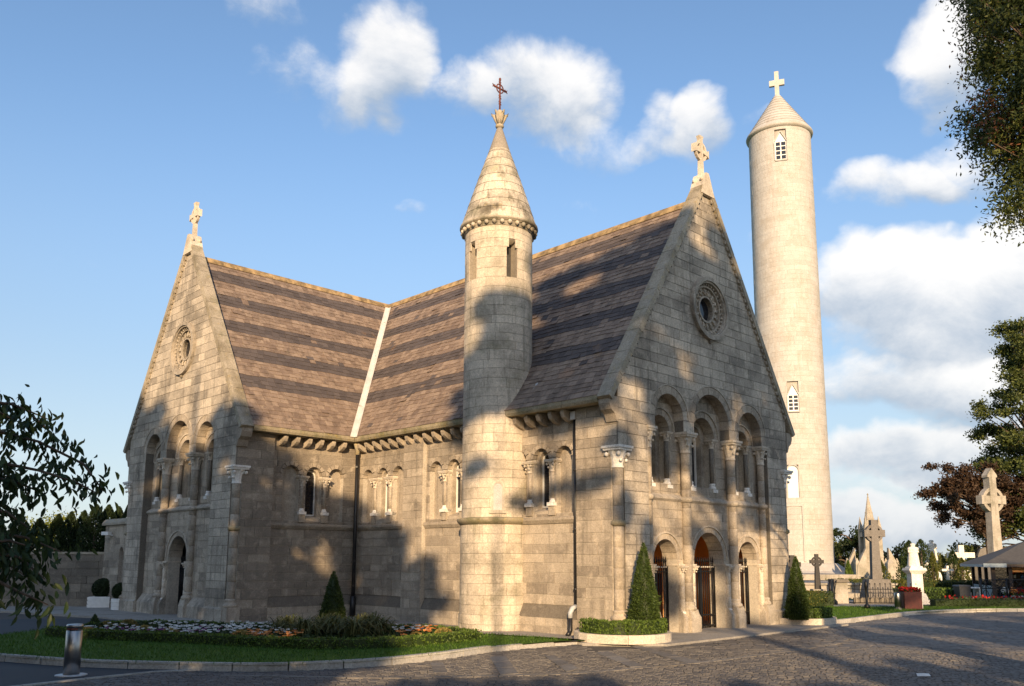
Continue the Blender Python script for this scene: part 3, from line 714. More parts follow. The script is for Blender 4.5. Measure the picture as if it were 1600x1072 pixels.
def side(fr, pre, piers, panels, x_end, groups, lo0, tm):
    """piers [(x0,x1)], panels [(x0,x1)]; groups [(centres, windows)]"""
    zs = rows([0, .38, NZ, 4.99])
    def sp(z): return [((NOTCH if (a < .1 or b > x_end - .01) and z < NZ - 1e-3 else lo0) if a < .1 else a, (b if b < x_end - .01 else x_end - (NOTCH if z < NZ - 1e-3 else .031))) for a, b in piers]
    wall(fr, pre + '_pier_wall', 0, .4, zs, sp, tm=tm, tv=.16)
    for (a, b), (cs, wn) in zip(panels, groups):
        zp = rows([.66, 2.47, 2.6, 2.7, 3.97, 4.33, 5.0])
        s0 = cut(lambda z: [(a, b)], [(c, .25, 2.7, 3.97, False) for c in cs]); s1 = cut(lambda z: [(a, b)], [(c, .35, 3.97, 3.97, False) for c in cs])
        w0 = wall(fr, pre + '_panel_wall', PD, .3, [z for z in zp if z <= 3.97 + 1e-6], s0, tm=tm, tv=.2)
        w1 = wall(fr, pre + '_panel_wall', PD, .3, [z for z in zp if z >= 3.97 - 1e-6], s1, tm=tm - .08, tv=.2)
        arcade(fr, w1, cs, wn)
        bs_ = wall(fr, pre + '_base_wall', .01, .5, rows([0, .19, .38]), lambda z: [(a, b)], lens=(.5, 1.0), tm=.6, tv=.12)
        k = MB(); fr.profile(k, a, b, [(.012, .38), (PD + .02, .665), (PD + .3, .665), (PD + .3, .38)], .2); k.build('weathering', 'dark_stone', chapel)
        k = MB(); fr.profile(k, a, b, [(PD - .085, 2.6), (PD - .085, 2.55), (PD - .03, 2.47), (PD + .1, 2.47), (PD + .1, 2.62), (PD - .05, 2.62)], .4); k.build('string_course', 'stone', chapel)
NG1 = [8.57 - DXA, 8.57, 8.57 + DXA]
side(NAVE, 'nave', [(0, 1.2), (6.61, 7.45)], [(1.2, 6.61), (7.45, 9.69 + PD)], 99, [([1.66, 2.38, 3.10, 4.76, 5.48, 6.20], [2.38, 5.48]), (NG1, [8.57])], .031, .46)
side(TRANS, 'transept_side', [(2.66, 3.77)], [(-PD + .02, 2.66)], 3.77, [([1.33 - DXA, 1.33, 1.33 + DXA], [1.33])], .031, .06)  # stone toned dark here: partly weathering, partly shade put into its colour
# corbels and gutter
def eaves(fr, x0, x1, c0, c1, trim0, trim1, n):
    src = None
    for i in range(n):
        x = c0 + (c1 - c0) * (i + .5) / n
        k = MB(); k.prism([fr.p(x - .055, d, z) for d, z in ((PD, 4.99), (-.18, 4.99), (-.19, 4.92), (-.15, 4.83), (-.06, 4.77), (0, 4.74), (PD, 4.71))], fr.p(.11, 0, 0) - fr.p(0, 0, 0), R.uniform(.3, .7))
        if src is None: src = k.build('corbel', 'stone', chapel); x00 = x
        else:
            o = src.copy(); col.objects.link(o); o.parent = chapel; o.location = Vector(fr.p(x, 0, 0) - fr.p(x00, 0, 0)) * K
    n2 = max(1, round((x1 - x0) / 1.1)); g = .006
    for i in range(n2):
        a, b = x0 + (x1 - x0) * i / n2 + g, x0 + (x1 - x0) * (i + 1) / n2 - g
        prof = [(-.30, 5.0), (-.33, 5.06), (-.33, 5.15), (-.25, 5.15), (.2, 5.15), (.2, 4.995)]
        P0 = [fr.p(a + (trim0 * (d + .33) if i == 0 else 0), d, z) for d, z in prof]; P1 = [fr.p(b + (trim1 * -d if i == n2 - 1 else 0), d, z) for d, z in prof]
        m_ = len(prof); k = MB(); k.add(P0 + P1, [list(range(m_)), list(range(2 * m_ - 1, m_ - 1, -1))] + [[j, j + m_, (j + 1) % m_ + m_, (j + 1) % m_] for j in range(m_)], R.uniform(.2, .8)); k.build('gutter_stone', 'gutter_stone', chapel)
eaves(NAVE, .285, AT, 1.25, 9.6, 0, -1.0, 22)
eaves(TRANS, .33, 3.48, .35, 2.62, -1.0, 0, 6)
# ------------------------------------------------------------------ roofs
RZ0, RS, OV = 5.13, 1.406, .33; RH = RZ0 + RS * (MID + OV); cs_ = 1 / math.hypot(1, RS); sn_ = RS * cs_
NAVR = lambda a, x, h=0: V(a, -OV + x - h * sn_, RZ0 + RS * x + h * cs_)          # x: horizontal run up the slope
TRAR = lambda b, x, h=0: V(AT - OV + x - h * sn_, b, RZ0 + RS * x + h * cs_)
RUN = MID + OV
roofs = [MB().prism(P_, o_).build('roof', 'slate', chapel) for P_, o_ in (
    ([NAVR(.25, 0), NAVR(AT, .0), NAVR(AT - OV + RUN + .02, RUN), NAVR(.25, RUN)], NAVR(0, 0, -.12) - NAVR(0, 0, 0)),
    ([TRAR(BS + .25, 0), TRAR(-OV + 0, 0), TRAR(-OV + RUN, RUN), TRAR(BS + .25, RUN)], TRAR(0, 0, -.12) - TRAR(0, 0, 0)),
    ([V(.25, WID + OV, RZ0), V(16, WID + OV, RZ0), V(16, MID, RH), V(.25, MID, RH)], (0, 0, -.15)),
    ([V(AT - OV + 2 * RUN, BS + .25, RZ0), V(AT - OV + 2 * RUN, MID, RZ0), V(AT - OV + RUN, MID, RH), V(AT - OV + RUN, BS + .25, RH)], (0, 0, -.15)))]
roof = roofs[0]
SLT = Pieces()
nrow = 43
for which in (0, 1):
    F_ = NAVR if which == 0 else TRAR
    for i in range(nrow):
        x0 = RUN * i / nrow; x1 = RUN * (i + 1.25) / nrow; k = nrow - 1 - i; dark = (k - 3) % 7 in (0, 1, 2) and k < 37
        s = .262 if which == 0 else BS + .262; e = (AT - OV + x0 + .0) if which == 0 else (-OV + x0 + .0); s += R.uniform(-.2, 0)
        first = True
        while s < e - .02:
            w_ = R.uniform(.19, .25); a, b = max(s, (.262 if which == 0 else BS + .262)) + .004, min(s + w_, e) - .004
            if b - a > .03:
                t = R.uniform(0, .36) if dark else R.uniform(.5, 1)
                if R.random() < .02: t = R.random()
                l = .022 + R.uniform(-.004, .006)
                wv = .012 * math.sin(a * 1.7 + i * .9) + .008 * math.sin(a * 4.1 - i * 1.7) + (R.uniform(-.05, -.01) if R.random() < .02 else 0) if i else 0; l += .02 if R.random() < .015 else 0
                P = [F_(a, max(0, x0 + wv + R.uniform(-.006, .006)), l), F_(b, max(0, x0 + wv + R.uniform(-.006, .006)), l), F_(b, min(x1, RUN), .009), F_(a, min(x1, RUN), .009)]
                SLT.add(P, F_(0, 0, -.008) - F_(0, 0, 0), t, roofs[which])
            s += w_
SLT.finish(chapel, 'slate', 'slates', 'slate', 300)
rd = MB(); n = 22
for i in range(n):
    a, b = .262 + 13.2 * i / n, .262 + 13.2 * (i + 1) / n - .01
    rd.prism([V(a, MID + y, RH + z) for y, z in ((-.13, -.12), (-.1, -.03), (-.04, .07), (.04, .07), (.1, -.03), (.13, -.12))], V(b, 0, 0) - V(a, 0, 0), R.random())
n = 12
for i in range(n):
    a, b = BS + .262 + 7.3 * i / n, BS + .262 + 7.3 * (i + 1) / n - .01
    rd.prism([V(AT - OV + RUN + y, a, RH + z) for y, z in ((-.13, -.12), (-.1, -.03), (-.04, .06), (.04, .06), (.1, -.03), (.13, -.12))], V(0, b, 0) - V(0, a, 0), R.random())
rd.build('ridge_tiles', 'ridge', roof, 'stuff')
vl = MB()                                              # lead valley between the two roofs
q0 = lambda x, s: (NAVR(AT - OV + x - s, x, .035) if s >= 0 else TRAR(-OV + x + s, x, .035))
for s0, s1 in ((.17, .0), (.0, -.17)):
    for i in range(6):
        xa, xb = RUN * .985 * i / 6, RUN * .985 * (i + 1) / 6
        f_ = (lambda x, s: NAVR(AT - OV + x - s, x, .04)) if s0 > 0 else (lambda x, s: TRAR(-OV + x + s, x, .04))
        vl.prism([f_(xa, s0), f_(xb, s0), f_(xb, s1), f_(xa, s1)], (0, 0, -.03))
vl.build('valley_flashing', 'lead', roof)
# plain walls at the far side that the photograph does not show
bk = MB()
bk.prism([V(.45, WID - .4, 0), V(17, WID - .4, 0), V(17, WID, 0), V(.45, WID, 0)], (0, 0, 5.1)); bk.prism([V(17, BS + .4, 0), V(17.0, WID, 0), V(16.6, WID, 0), V(16.6, BS + .4, 0)], (0, 0, 5.1))
bk.prism([V(16, 0, 5.1), V(16, WID, 5.1), V(16, MID, RH - .2)], V(.3, 0, 0) - V(0, 0, 0))
bk.build('rear_wall', 'stone', chapel)
# ------------------------------------------------------------------ turret
TA, TB = 3.85, .12; TC = V(TA, TB, 0)
face = math.atan2(-TC[1], -TC[0])                       # azimuth towards the viewer
tco = MB(); tco.lathe(TC, [(.90 - .014, 0), (.90 - .014, .4), (.875 - .014, .42), (.875 - .014, 2.5), (.85 - .014, 2.55), (.85 - .014, 8.4)], 48, .5)
SLITS = [face - .86 + PI * 2 / 5 * k * 1.0 for k in range(5)]
def in_slit(a, z):
    for s in SLITS:
        if abs((a - s + PI) % (2 * PI) - PI) < .165 and 8.46 < z < 9.41: return True
    return False
hw = .165
segs = sorted([(s % (2 * PI)) for s in SLITS])
for i, s in enumerate(segs):
    e = segs[(i + 1) % 5] + (2 * PI if i == 4 else 0); a0, a1 = s + hw, e - hw
    n = 10
    for k in range(n):
        b0, b1 = a0 + (a1 - a0) * k / n, a0 + (a1 - a0) * (k + 1) / n
        tco.prism([TC + (r * math.cos(a), r * math.sin(a), 8.4) for r, a in ((.836, b0), (.836, b1), (.56, b1), (.56, b0))], (0, 0, 1.0))
tco.lathe(TC, [(.836, 9.4), (.836, 9.84)], 48, .5)
turret = tco.build('turret', 'turret_joint', chapel); WMAT[turret.name] = 'turret_stone'
tz = rows([0, .4, 2.47]) + rows([2.62, 8.46, 9.22, 9.44, 9.80])
TREST = MB(); NTUR = 0
for za, zb in zip(tz, tz[1:]):
    if 2.46 < za < 2.6 and zb < 2.7: continue
    r = .90 if zb < .41 else .875 if zb < 2.5 else .85
    n = R.choice((9, 10, 11)); off = R.random() * 6.28; t0 = [off + 2 * PI * (k + R.uniform(-.12, .12)) / n for k in range(n)]
    for k in range(n):
        a0, a1 = t0[k], t0[(k + 1) % n] + (2 * PI if k == n - 1 else 0); iv = [(a0, a1)]
        zm = (za + zb) / 2
        if 8.45 < zm < 9.43:
            for s in SLITS:
                h_ = hw if zm < 9.22 else .10; new = []
                for x0, x1 in iv:
                    for m2 in (-2, -1, 0, 1, 2):
                        s2 = s + 2 * PI * m2
                        if x0 < s2 + h_ and x1 > s2 - h_:
                            if s2 - h_ - x0 > .03: new.append((x0, s2 - h_))
                            x0 = s2 + h_
                    if x1 - x0 > .03: new.append((x0, x1))
                iv = new
        t = min(1, max(0, R.gauss(.5, .22)))
        for x0, x1 in iv:
            g = .0035; m_ = max(2, int((x1 - x0) / .09)); aa = [x0 + g / r + (x1 - x0 - 2 * g / r) * i / m_ for i in range(m_ + 1)]; rr_ = r + R.uniform(0, .004); am = (x0 + x1) / 2
            vs = [TC + (rr_ * math.cos(a), rr_ * math.sin(a), za + g) for a in aa] + [TC + (rr_ * math.cos(a), rr_ * math.sin(a), zb - g) for a in aa] + [TC + ((r - .03) * math.cos(a), (r - .03) * math.sin(a), za + g) for a in aa] + [TC + ((r - .03) * math.cos(a), (r - .03) * math.sin(a), zb - g) for a in aa]
            M_ = m_ + 1; fs = []
            for i in range(m_):
                fs += [[i, i + 1, M_ + i + 1, M_ + i], [M_ + i, M_ + i + 1, 3 * M_ + i + 1, 3 * M_ + i], [2 * M_ + i, 2 * M_ + i + 1, i + 1, i]]
            fs += [[0, M_, 3 * M_, 2 * M_], [m_, 2 * M_ + m_, 3 * M_ + m_, M_ + m_]]
            vis = math.cos(am - face)
            if vis > .1 and NTUR < 110 and R.random() < .6: MB().add(vs, fs, t).build('stone', 'turret_stone', turret); NTUR += 1
            else: TREST.add(vs, fs, t)
TREST.build('turret_stonework', 'turret_stone', chapel, 'stuff')
sl = MB()
for s in SLITS:
    d_ = np.array((math.cos(s), math.sin(s), 0)); c = TC + d_ * .52
    sl.box((c[0], c[1], 8.94), (.02, .17, .52), s, .2)
sl.build('slit_lining', 'black_stone', turret)
k = MB(); k.lathe(TC, [(.875, 2.46), (.95, 2.53), (.97, 2.57), (.97, 2.61), (.85, 2.64)], 48, .5); k.build('string_course', 'gutter_stone', turret)
k = MB(); k.lathe(TC, [(.85, 9.76), (.885, 9.78), (.885, 9.90), (.97, 9.91), (1.0, 9.95), (.99, 10.0), (.95, 10.01)], 48, .5); k.build('cornice', 'cone_stone', turret)
bead = None
for i in range(30):
    a = 2 * PI * i / 30; c = TC + (.925 * math.cos(a), .925 * math.sin(a), 9.845)
    if bead is None: bead = MB().ball(c, .058, 10).build('bead', 'cone_stone', turret); c_0 = c
    else: o = bead.copy(); col.objects.link(o); o.parent = turret; o.location = Vector(c - c_0) * K
cone = MB(); cone.lathe(TC, [(.93, 10.0), (.06, 12.78)], 40, .5); coneo = cone.build('cone_roof', 'turret_joint', chapel)
zz = [10.0 + 2.78 * i / 11 for i in range(12)]; rf_ = lambda z: .955 * (1 - (z - 10.0) / 2.82) + .018 * math.sin(PI * (z - 10.0) / 2.78) + .012
for j, (za, zb) in enumerate(zip(zz, zz[1:])):
    n = max(3, round(2 * PI * rf_((za + zb) / 2) / .55)); off = R.random() * 6
    for k in range(n):
        a0, a1 = off + 2 * PI * k / n, off + 2 * PI * (k + 1) / n; m_ = max(3, int((a1 - a0) / .16)); g = .004
        g0, g1 = g / max(.1, rf_(za)), g / max(.1, rf_(zb)); vs = []
        for z, gg, e in ((za + .004, g0, .006), (zb - .004, g1, .0), (za + .004, g0, -.03)):
            for i in range(m_ + 1): a = a0 + gg + (a1 - a0 - 2 * gg) * i / m_; vs.append(TC + ((rf_(z) + e) * math.cos(a), (rf_(z) + e) * math.sin(a), z))
        M_ = m_ + 1; fs = [[i, i + 1, M_ + i + 1, M_ + i] for i in range(m_)] + [[2 * M_ + i, 2 * M_ + i + 1, i + 1, i] for i in range(m_)]
        tn = 0. if j >= 9 else min(1, max(0, R.gauss(.5, .25)))
        MB().add(vs, fs, tn).build('cone_stone', 'cone_stone' if j < 9 else 'dark_stone', coneo)
k = MB(); k.lathe(TC, [(.075, 12.74), (.11, 12.78), (.11, 12.82), (.075, 12.85), (.07, 12.95), (.1, 13.05), (.115, 13.14), (.06, 13.24), (1e-4, 13.28)], 14, .5)
for i in range(6):
    a = face + PI / 6 + i * PI / 3; d_ = np.array((math.cos(a), math.sin(a), 0)); k.tube([TC + d_ * .06 + (0, 0, 12.85), TC + d_ * .11 + (0, 0, 12.98), TC + d_ * .155 + (0, 0, 13.1), TC + d_ * .215 + (0, 0, 13.15), TC + d_ * .2 + (0, 0, 13.07)], [.03, .045, .05, .03, .012], 6)
fin = k.build('lotus_finial', 'coping', chapel)
k = MB(); q = lambda x, z: FRONT.p(0, 0, 0) * 0 + TC + (Bb[0] * x, Bb[1] * x, z)
k.tube([q(0, 13.22), q(0, 14.1)], .026, 6); k.tube([q(-.23, 13.86), q(.23, 13.86)], .024, 6); k.ball(q(0, 14.12), .036, 6, sz=1.6)
k.tube([q(.12 * math.cos(t * PI / 8), 13.86 + .12 * math.sin(t * PI / 8)) for t in range(17)], .017, 5)
for x, z in ((-.22, 13.86), (.22, 13.86), (0, 14.0), (0, 13.62), (0, 13.45)):
    for s in (-1, 1): k.tube([q(x, z), q(x + s * .045, z + .05)], [.022, .008], 5); k.tube([q(x, z), q(x + s * .05, z - .04)], [.022, .008], 5)
k.build('iron_cross', 'rust_iron', fin)
# small leaded light low in the turret
TW = Fr((TA, TB), (0, 0), (0, 0))
class FT:
    def __init__(s, ang): s.d = np.array((math.cos(ang), math.sin(ang), 0)); s.x = np.array((-s.d[1], s.d[0], 0))
    def p(s, x, d, z): return TC + s.x * x - s.d * d + (0, 0, z)
    box = Fr.box; profile = Fr.profile
ft = FT(face + .02); k = MB()
ringmould(ft, k, 0, 3.33, .1, .16, -.875, -.80, tone=.7)
for sx in (-1, 1): ft.box(k, *sorted((sx * .1, sx * .16)), -.875, -.80, 2.8, 3.33, .6)
ft.box(k, -.2, .2, -.885, -.8, 2.72, 2.8, .6); k.build('window_surround', 'turret_stone', turret)
k = MB(); k.prism([ft.p(x, -.853, z) for x, z in [(-.1, 2.8), (.1, 2.8)] + [(.1 * math.cos(PI * i / 6), 3.33 + .1 * math.sin(PI * i / 6)) for i in range(7)]], ft.p(0, .03, 0) - ft.p(0, 0, 0)); k.build('leaded_light', 'lead', turret)
k = MB()
for i in range(5): k.tube([ft.p(.05 * math.cos(t * PI / 5), -.857, 2.88 + .115 * i + .052 * math.sin(t * PI / 5)) for t in range(11)], .006, 4)
k.build('lead_rings', 'white_paint', turret)
# flue beside the turret, downpipes
k = MB(); k.tube([V(2.62, -.14, 5.2), V(2.5, .16, 5.72), V(2.5, .42, 5.9)], .085, 10); k.build('flue', 'zinc', chapel)
def pipe(pts, r, name='downpipe', m='pipe_black'): return MB().tube(pts, r, 8).build(name, m, chapel)
pp = pipe([V(1.26, .04, 4.78), V(1.26, .04, .62)], .032); a = V(1.26, .04, 0); e = V(1.26, -.14, 0)
k = MB()
k.box(V(1.26, .04, 4.85), (.07, .07, .09), TH); k.build('hopper', 'lead', pp)
k = MB()
for z in (1.0, 2.3, 3.6): k.lathe(V(1.26, .04, z), [(.044, 0), (.044, .05)], 8)
k.build('bracket', 'pipe_black', pp)
k = MB(); k.tube([a + (0, 0, .66), V(1.27, -.06, .62), V(1.28, -.12, .52), V(1.28, -.12, .42)], .055, 8); k.build('elbow', 'zinc', pp)
k = MB(); k.tube([V(1.28, -.12, .44), V(1.28, -.12, .16), V(1.28, -.16, .1), V(1.28, -.22, .06)], .05, 8); k.build('shoe', 'pipe_black', pp)
c = (AT - .1, -.06); pp = pipe([V(*c, 4.86), V(*c, .06)], .052)
k = MB(); k.tube([V(AT - .22, -.2, 4.97), V(*c, 4.8), V(*c, 4.66)], .07, 8); k.build('swan_neck', 'gutter_stone', pp)
k = MB()
for z in (.9, 1.6, 2.9, 4.3): k.box(V(*c, z), (.085, .03, .025), TH + PI / 4)
k.tube([V(*c, .62), V(*c, .06)], .085, 8); k.build('bracket', 'pipe_black', pp)

STN.finish(chapel, 'stone', 'stonework', lambda pa: WMAT.get(pa.name, 'stone'), 190)
VOU.finish(chapel, 'voussoir', 'voussoirs', 'stone', 150)
STN.L = []; VOU.L = []
# ------------------------------------------------------------------ round tower
TWX, TWY, TS = 20.12, 61.1, .75
tz_ = lambda z: EYE + (z - EYE) * TS
tower = thing('round_tower', 'tall slender pale granite round tower with conical cap and stone cross behind the chapel', 'tower', (TWX, TWY, 0))
TP = np.array((TWX, TWY, 0.)); tf = math.atan2(-TWY, -TWX)
tr = lambda z: (3.2 - .19 * z / 44) * TS
shaft = MB(); shaft.lathe(TP, [(tr(0) - .16, 0), (tr(44.) - .16, tz_(44.2))], 48, .5); sh = shaft.build('shaft', 'tower_joint', tower)
WIN = [(40.5, 43.4, .55, tf + .035, 'point'), (15.5, 18.0, .5, tf + .06, 'point'), (7.4, 10.4, .5, tf - .05, 'round')]
TSM = Pieces(); z = .6; trest = MB(); cnt = 0; zl = []
while z < tz_(44.1): zl.append(z); z += R.uniform(.30, .42)
zl.append(tz_(44.2))
for za, zb in zip(zl, zl[1:]):
    n = R.choice((13, 14, 15)); off = R.random() * 6; r = tr((za - EYE) / TS + EYE); zm = ((za + zb) / 2 - EYE) / TS + EYE
    for k in range(n):
        a0, a1 = off + 2 * PI * k / n, off + 2 * PI * (k + 1) / n
        vis = math.cos((a0 + a1) / 2 - tf)
        if vis < -.25: continue
        m_ = 4; g = .003; rr_ = r + R.uniform(0, .008); hole = None
        for w0, w1, hwid, wa, _ in WIN:
            if w0 - .15 < zm < w1 + .1: hole = (wa - hwid * TS / r, wa + hwid * TS / r)
        iv = [(a0, a1)]
        if hole:
            iv = []; h0, h1 = hole; mid = (a0 + a1) / 2; s2 = 2 * PI * round((mid - (h0 + h1) / 2) / (2 * PI)); h0 += s2; h1 += s2
            if a0 < h0: iv.append((a0, min(a1, h0)))
            if a1 > h1: iv.append((max(a0, h1), a1))
        for x0, x1 in iv:
            if x1 - x0 < .02: continue
            aa = [x0 + g / r + (x1 - x0 - 2 * g / r) * i / m_ for i in range(m_ + 1)]; M_ = m_ + 1
            vs = [TP + (q * math.cos(a), q * math.sin(a), zq) for q, zq in ((rr_, za + g), (rr_, zb - g), (r - .16, za + g), (r - .16, zb - g)) for a in aa]; fs = []
            for i in range(m_): fs += [[i, i + 1, M_ + i + 1, M_ + i], [M_ + i, M_ + i + 1, 3 * M_ + i + 1, 3 * M_ + i], [2 * M_ + i, 2 * M_ + i + 1, i + 1, i]]
            fs += [[0, M_, 3 * M_, 2 * M_], [m_, 2 * M_ + m_, 3 * M_ + m_, M_ + m_]]; t = min(1, max(0, R.gauss(.55, .25)))
            if vis > .35 and cnt < 240 and R.random() < .45: MB().add(vs, fs, t).build('stone', 'tower_stone', sh); cnt += 1
            else: trest.add(vs, fs, t)
trest.build('stonework', 'tower_stone', tower, 'stuff')
class TF:
    def __init__(s, ang, c): s.d = np.array((math.cos(ang), math.sin(ang), 0)); s.x = np.array((-s.d[1], s.d[0], 0)); s.c = c
    def p(s, x, d, z): return s.c + s.x * x + s.d * d + (0, 0, z)
    box = Fr.box; profile = Fr.profile
for w0, w1, hwid, wa, kind in WIN:
    f = TF(wa, TP); z0, z1 = tz_(w0), tz_(w1); r = tr((w0 + w1) / 2); h = hwid * TS; zs = z1 - (.75 if kind == 'point' else h)
    top = [(h, zs), (0, z1), (-h, zs)] if kind == 'point' else [(h * math.cos(PI * i / 8), zs + h * math.sin(PI * i / 8)) for i in range(9)]
    k = MB(); k.prism([f.p(x, r - .10, z) for x, z in [(-h, z0), (h, z0)] + top], f.p(0, -.05, 0) - f.p(0, 0, 0)); 
    wo_ = k.build('window', 'white_paint' , sh)
    if kind == 'point':
        g = MB()
        for i in range(4):
            for s in (-1, 1): f.box(g, *sorted((s * .04, s * (h - .07))), r - .099, r - .085, z0 + .08 + i * (zs - z0) / 4.1, z0 + .08 + i * (zs - z0) / 4.1 + (zs - z0) / 4.1 - .07)
        g.build('pane', 'glass', wo_)
    j = MB()                                          # reveals
    pts = [(-h, z0), (h, z0)] + top
    for (xa, za), (xb, zb) in zip(pts, pts[1:] + pts[:1]):
        mx, mz = (xa + xb) / 2, (za + zb) / 2; ox, oz = mx, mz - (z0 + z1) / 2; l = math.hypot(ox, oz); ox, oz = ox / l * .09, oz / l * .09
        j.prism([f.p(xa, r + .02, za), f.p(xb, r + .02, zb), f.p(xb + ox, r + .02, zb + oz), f.p(xa + ox, r + .02, za + oz)], f.p(0, -.2, 0) - f.p(0, 0, 0), .6)
    j.build('window_reveal', 'tower_stone', wo_)
f = TF(tf - .05, TP); k = MB(); r = tr(3)
for x0, x1, z0, z1 in ((-.62, -.5, tz_(1.6), tz_(6.6)), (.5, .62, tz_(1.6), tz_(6.6)), (-.62, .62, tz_(6.6), tz_(6.8))): f.box(k, x0, x1, r - .3, r + .03, z0, z1, .6)
k.build('doorcase', 'tower_stone', sh)
cp = MB(); zE = tz_(44.1); cp.lathe(TP, [(tr(44), zE - .1), (tr(44) + .17, zE + .02), (tr(44) + .2, zE + .12), (tr(44) + .16, zE + .22), (tr(44) - .05, zE + .26)], 48, .4)
cpo = cp.build('eaves_moulding', 'tower_stone', tower)
cn = MB(); nz = 11; zT = tz_(48.9); z0 = zE + .2
for i in range(nz):
    a, b = i / nz, (i + 1) / nz; ra = (tr(44) + .12) * (1 - a) + .17 * a; rb = (tr(44) + .12) * (1 - b) + .17 * b
    cn.lathe(TP, [(ra - .01, z0 + (zT - z0) * a), (ra + .035, z0 + (zT - z0) * a + .02), (rb + .01, z0 + (zT - z0) * b + .005)], 40, R.uniform(.2, .8), False)
cn.build('cone_cap', 'tower_stone', tower)
f = TF(tf, TP); k = MB(); zc = zT - .05
f.box(k, -.16, .16, -.12, .12, zc, tz_(51.5), .7)
for s in (-1, 1): f.box(k, *sorted((s * .162, s * .56)), -.11, .11, tz_(49.95), tz_(50.55), .7)
k.build('cross', 'tower_stone', tower)
bs = MB(); bs.lathe(TP, [(4.6, 0), (4.6, .55), (4.3, .56), (4.3, .62), (3.3, 1.0), (2.6, 1.5), (2.42, 1.52)], 40, .7, False); bs.build('base', 'tower_stone', tower)

# ------------------------------------------------------------------ ground
def sheet(name, pts, z, m, kind='structure'):
    return MB().add([(p[0], p[1], z) for p in pts], [list(range(len(pts)))]).build(name, m, None, kind)
def spline(pts, n=8):
    P = [np.array(p, float)[:2] for p in pts]; P = [2 * P[0] - P[1]] + P + [2 * P[-1] - P[-2]]; out = []
    for i in range(1, len(P) - 2):
        for k in range(n):
            t = k / n; a, b, c, d = P[i - 1:i + 3]; out.append(.5 * (2 * b + (c - a) * t + (2 * a - 5 * b + 4 * c - d) * t * t + (3 * b - a - 3 * c + d) * t ** 3))
    out.append(P[-2]); return out
sheet('ground', [(-1500, -300), (1500, -300), (1500, 2500), (-1500, 2500)], -.03, 'grass')
sheet('plaza_bed', [(-40, -6), (40, -6), (40, 30.3), (17.1, 29.24), (14.6, 28.54), (12.19, 26.92), (9.18, 23.76), (7.6, 22.3), (7.6, 26), (2, 26), (-6, 30), (-40, 30)], -.012, 'sett_joint')
# asphalt drive on the left
sheet('asphalt_drive', [(-45, -6), (-16, -6), (-9, 7.6), (-7.3, 10.2), (-6.44, 11.51), (-5.95, 12.19), (-5.3, 12.96), (-4.7, 13.22), (-5.2, 14.4), (-9.0, 16.5), (-9.6, 19.0), (-9.4, 22.6), (-11.5, 24.2), (-16, 23), (-45, 21)], .006, 'asphalt')
line = MB(); e0 = [(-16, -6), (-9, 7.6), (-7.3, 10.2), (-6.44, 11.51), (-5.95, 12.19), (-5.3, 12.96), (-4.7, 13.22)]
for a, b in zip(e0, e0[1:]):
    a, b = np.array(a), np.array(b); d = nrm(b - a); n = np.array((d[1], -d[0]))
    line.prism([(*(a + d * .01), .016), (*(b - d * .01), .016), (*(b - d * .01 + n * .09), .016), (*(a + d * .01 + n * .09), .016)], (0, 0, -.02))
line.build('drive_edging', 'kerb_stone', None, 'structure')
# setts: real stones laid in rows over the near part of the plaza
KF = [(-8.9, 14.45), (-8.25, 14.13), (-6.62, 13.45), (-5.2, 13.19), (-3.83, 13.08), (-2.93, 13.33), (-2.04, 13.84), (-1.11, 14.84), (-.49, 15.77), (.71, 16.97), (1.5, 17.45)]
KR = [(7.5, 22.15), (9.18, 23.76), (12.19, 26.92), (14.6, 28.54), (17.11, 29.24), (24, 30.1)]
kf = spline(KF); kr = spline(KR)
def yline(pl, x):
    xs = [p[0] for p in pl]; return np.interp(x, xs, [p[1] for p in pl])
BANDS = [[(-1.35, 14.2), (-1.14, 14.21), (-.97, 12.95), (-1.17, 12.95)], [(-.41, 15.06), (-.14, 15.27), (.07, 12.91), (-.19, 12.77)], [(.53, 15.29), (.71, 15.3), (1.01, 13.54), (.79, 13.15)],
         [(1.47, 15.85), (1.73, 16.08), (2.08, 13.82), (1.82, 13.73)], [(2.26, 17.04), (2.49, 17.05), (3.11, 14.36), (2.81, 14.17)]]
ARC = spline([(-4.2, 12.6), (-1.84, 12.45), (-.58, 12.62), (.83, 12.98), (1.98, 13.70), (3.45, 14.75), (6, 17.2), (8.2, 19.6)])
def edge_x(y): return np.interp(y, [-6, 7.6, 10.2, 11.51, 12.19, 12.96, 13.22], [-16, -9, -7.3, -6.44, -5.95, -5.3, -4.7])
def inpoly(x, y, P):
    c = False; j = len(P) - 1
    for i in range(len(P)):
        if (P[i][1] > y) != (P[j][1] > y) and x < (P[j][0] - P[i][0]) * (y - P[i][1]) / (P[j][1] - P[i][1]) + P[i][0]: c = not c
        j = i
    return c
vs, fs, tn = [], [], []; y = 8.4; rowi = 0
arcx = [p[0] for p in ARC]; arcy = [p[1] for p in ARC]
FACEY = lambda x: CY + (x - CX) * Bb[1] / Bb[0]
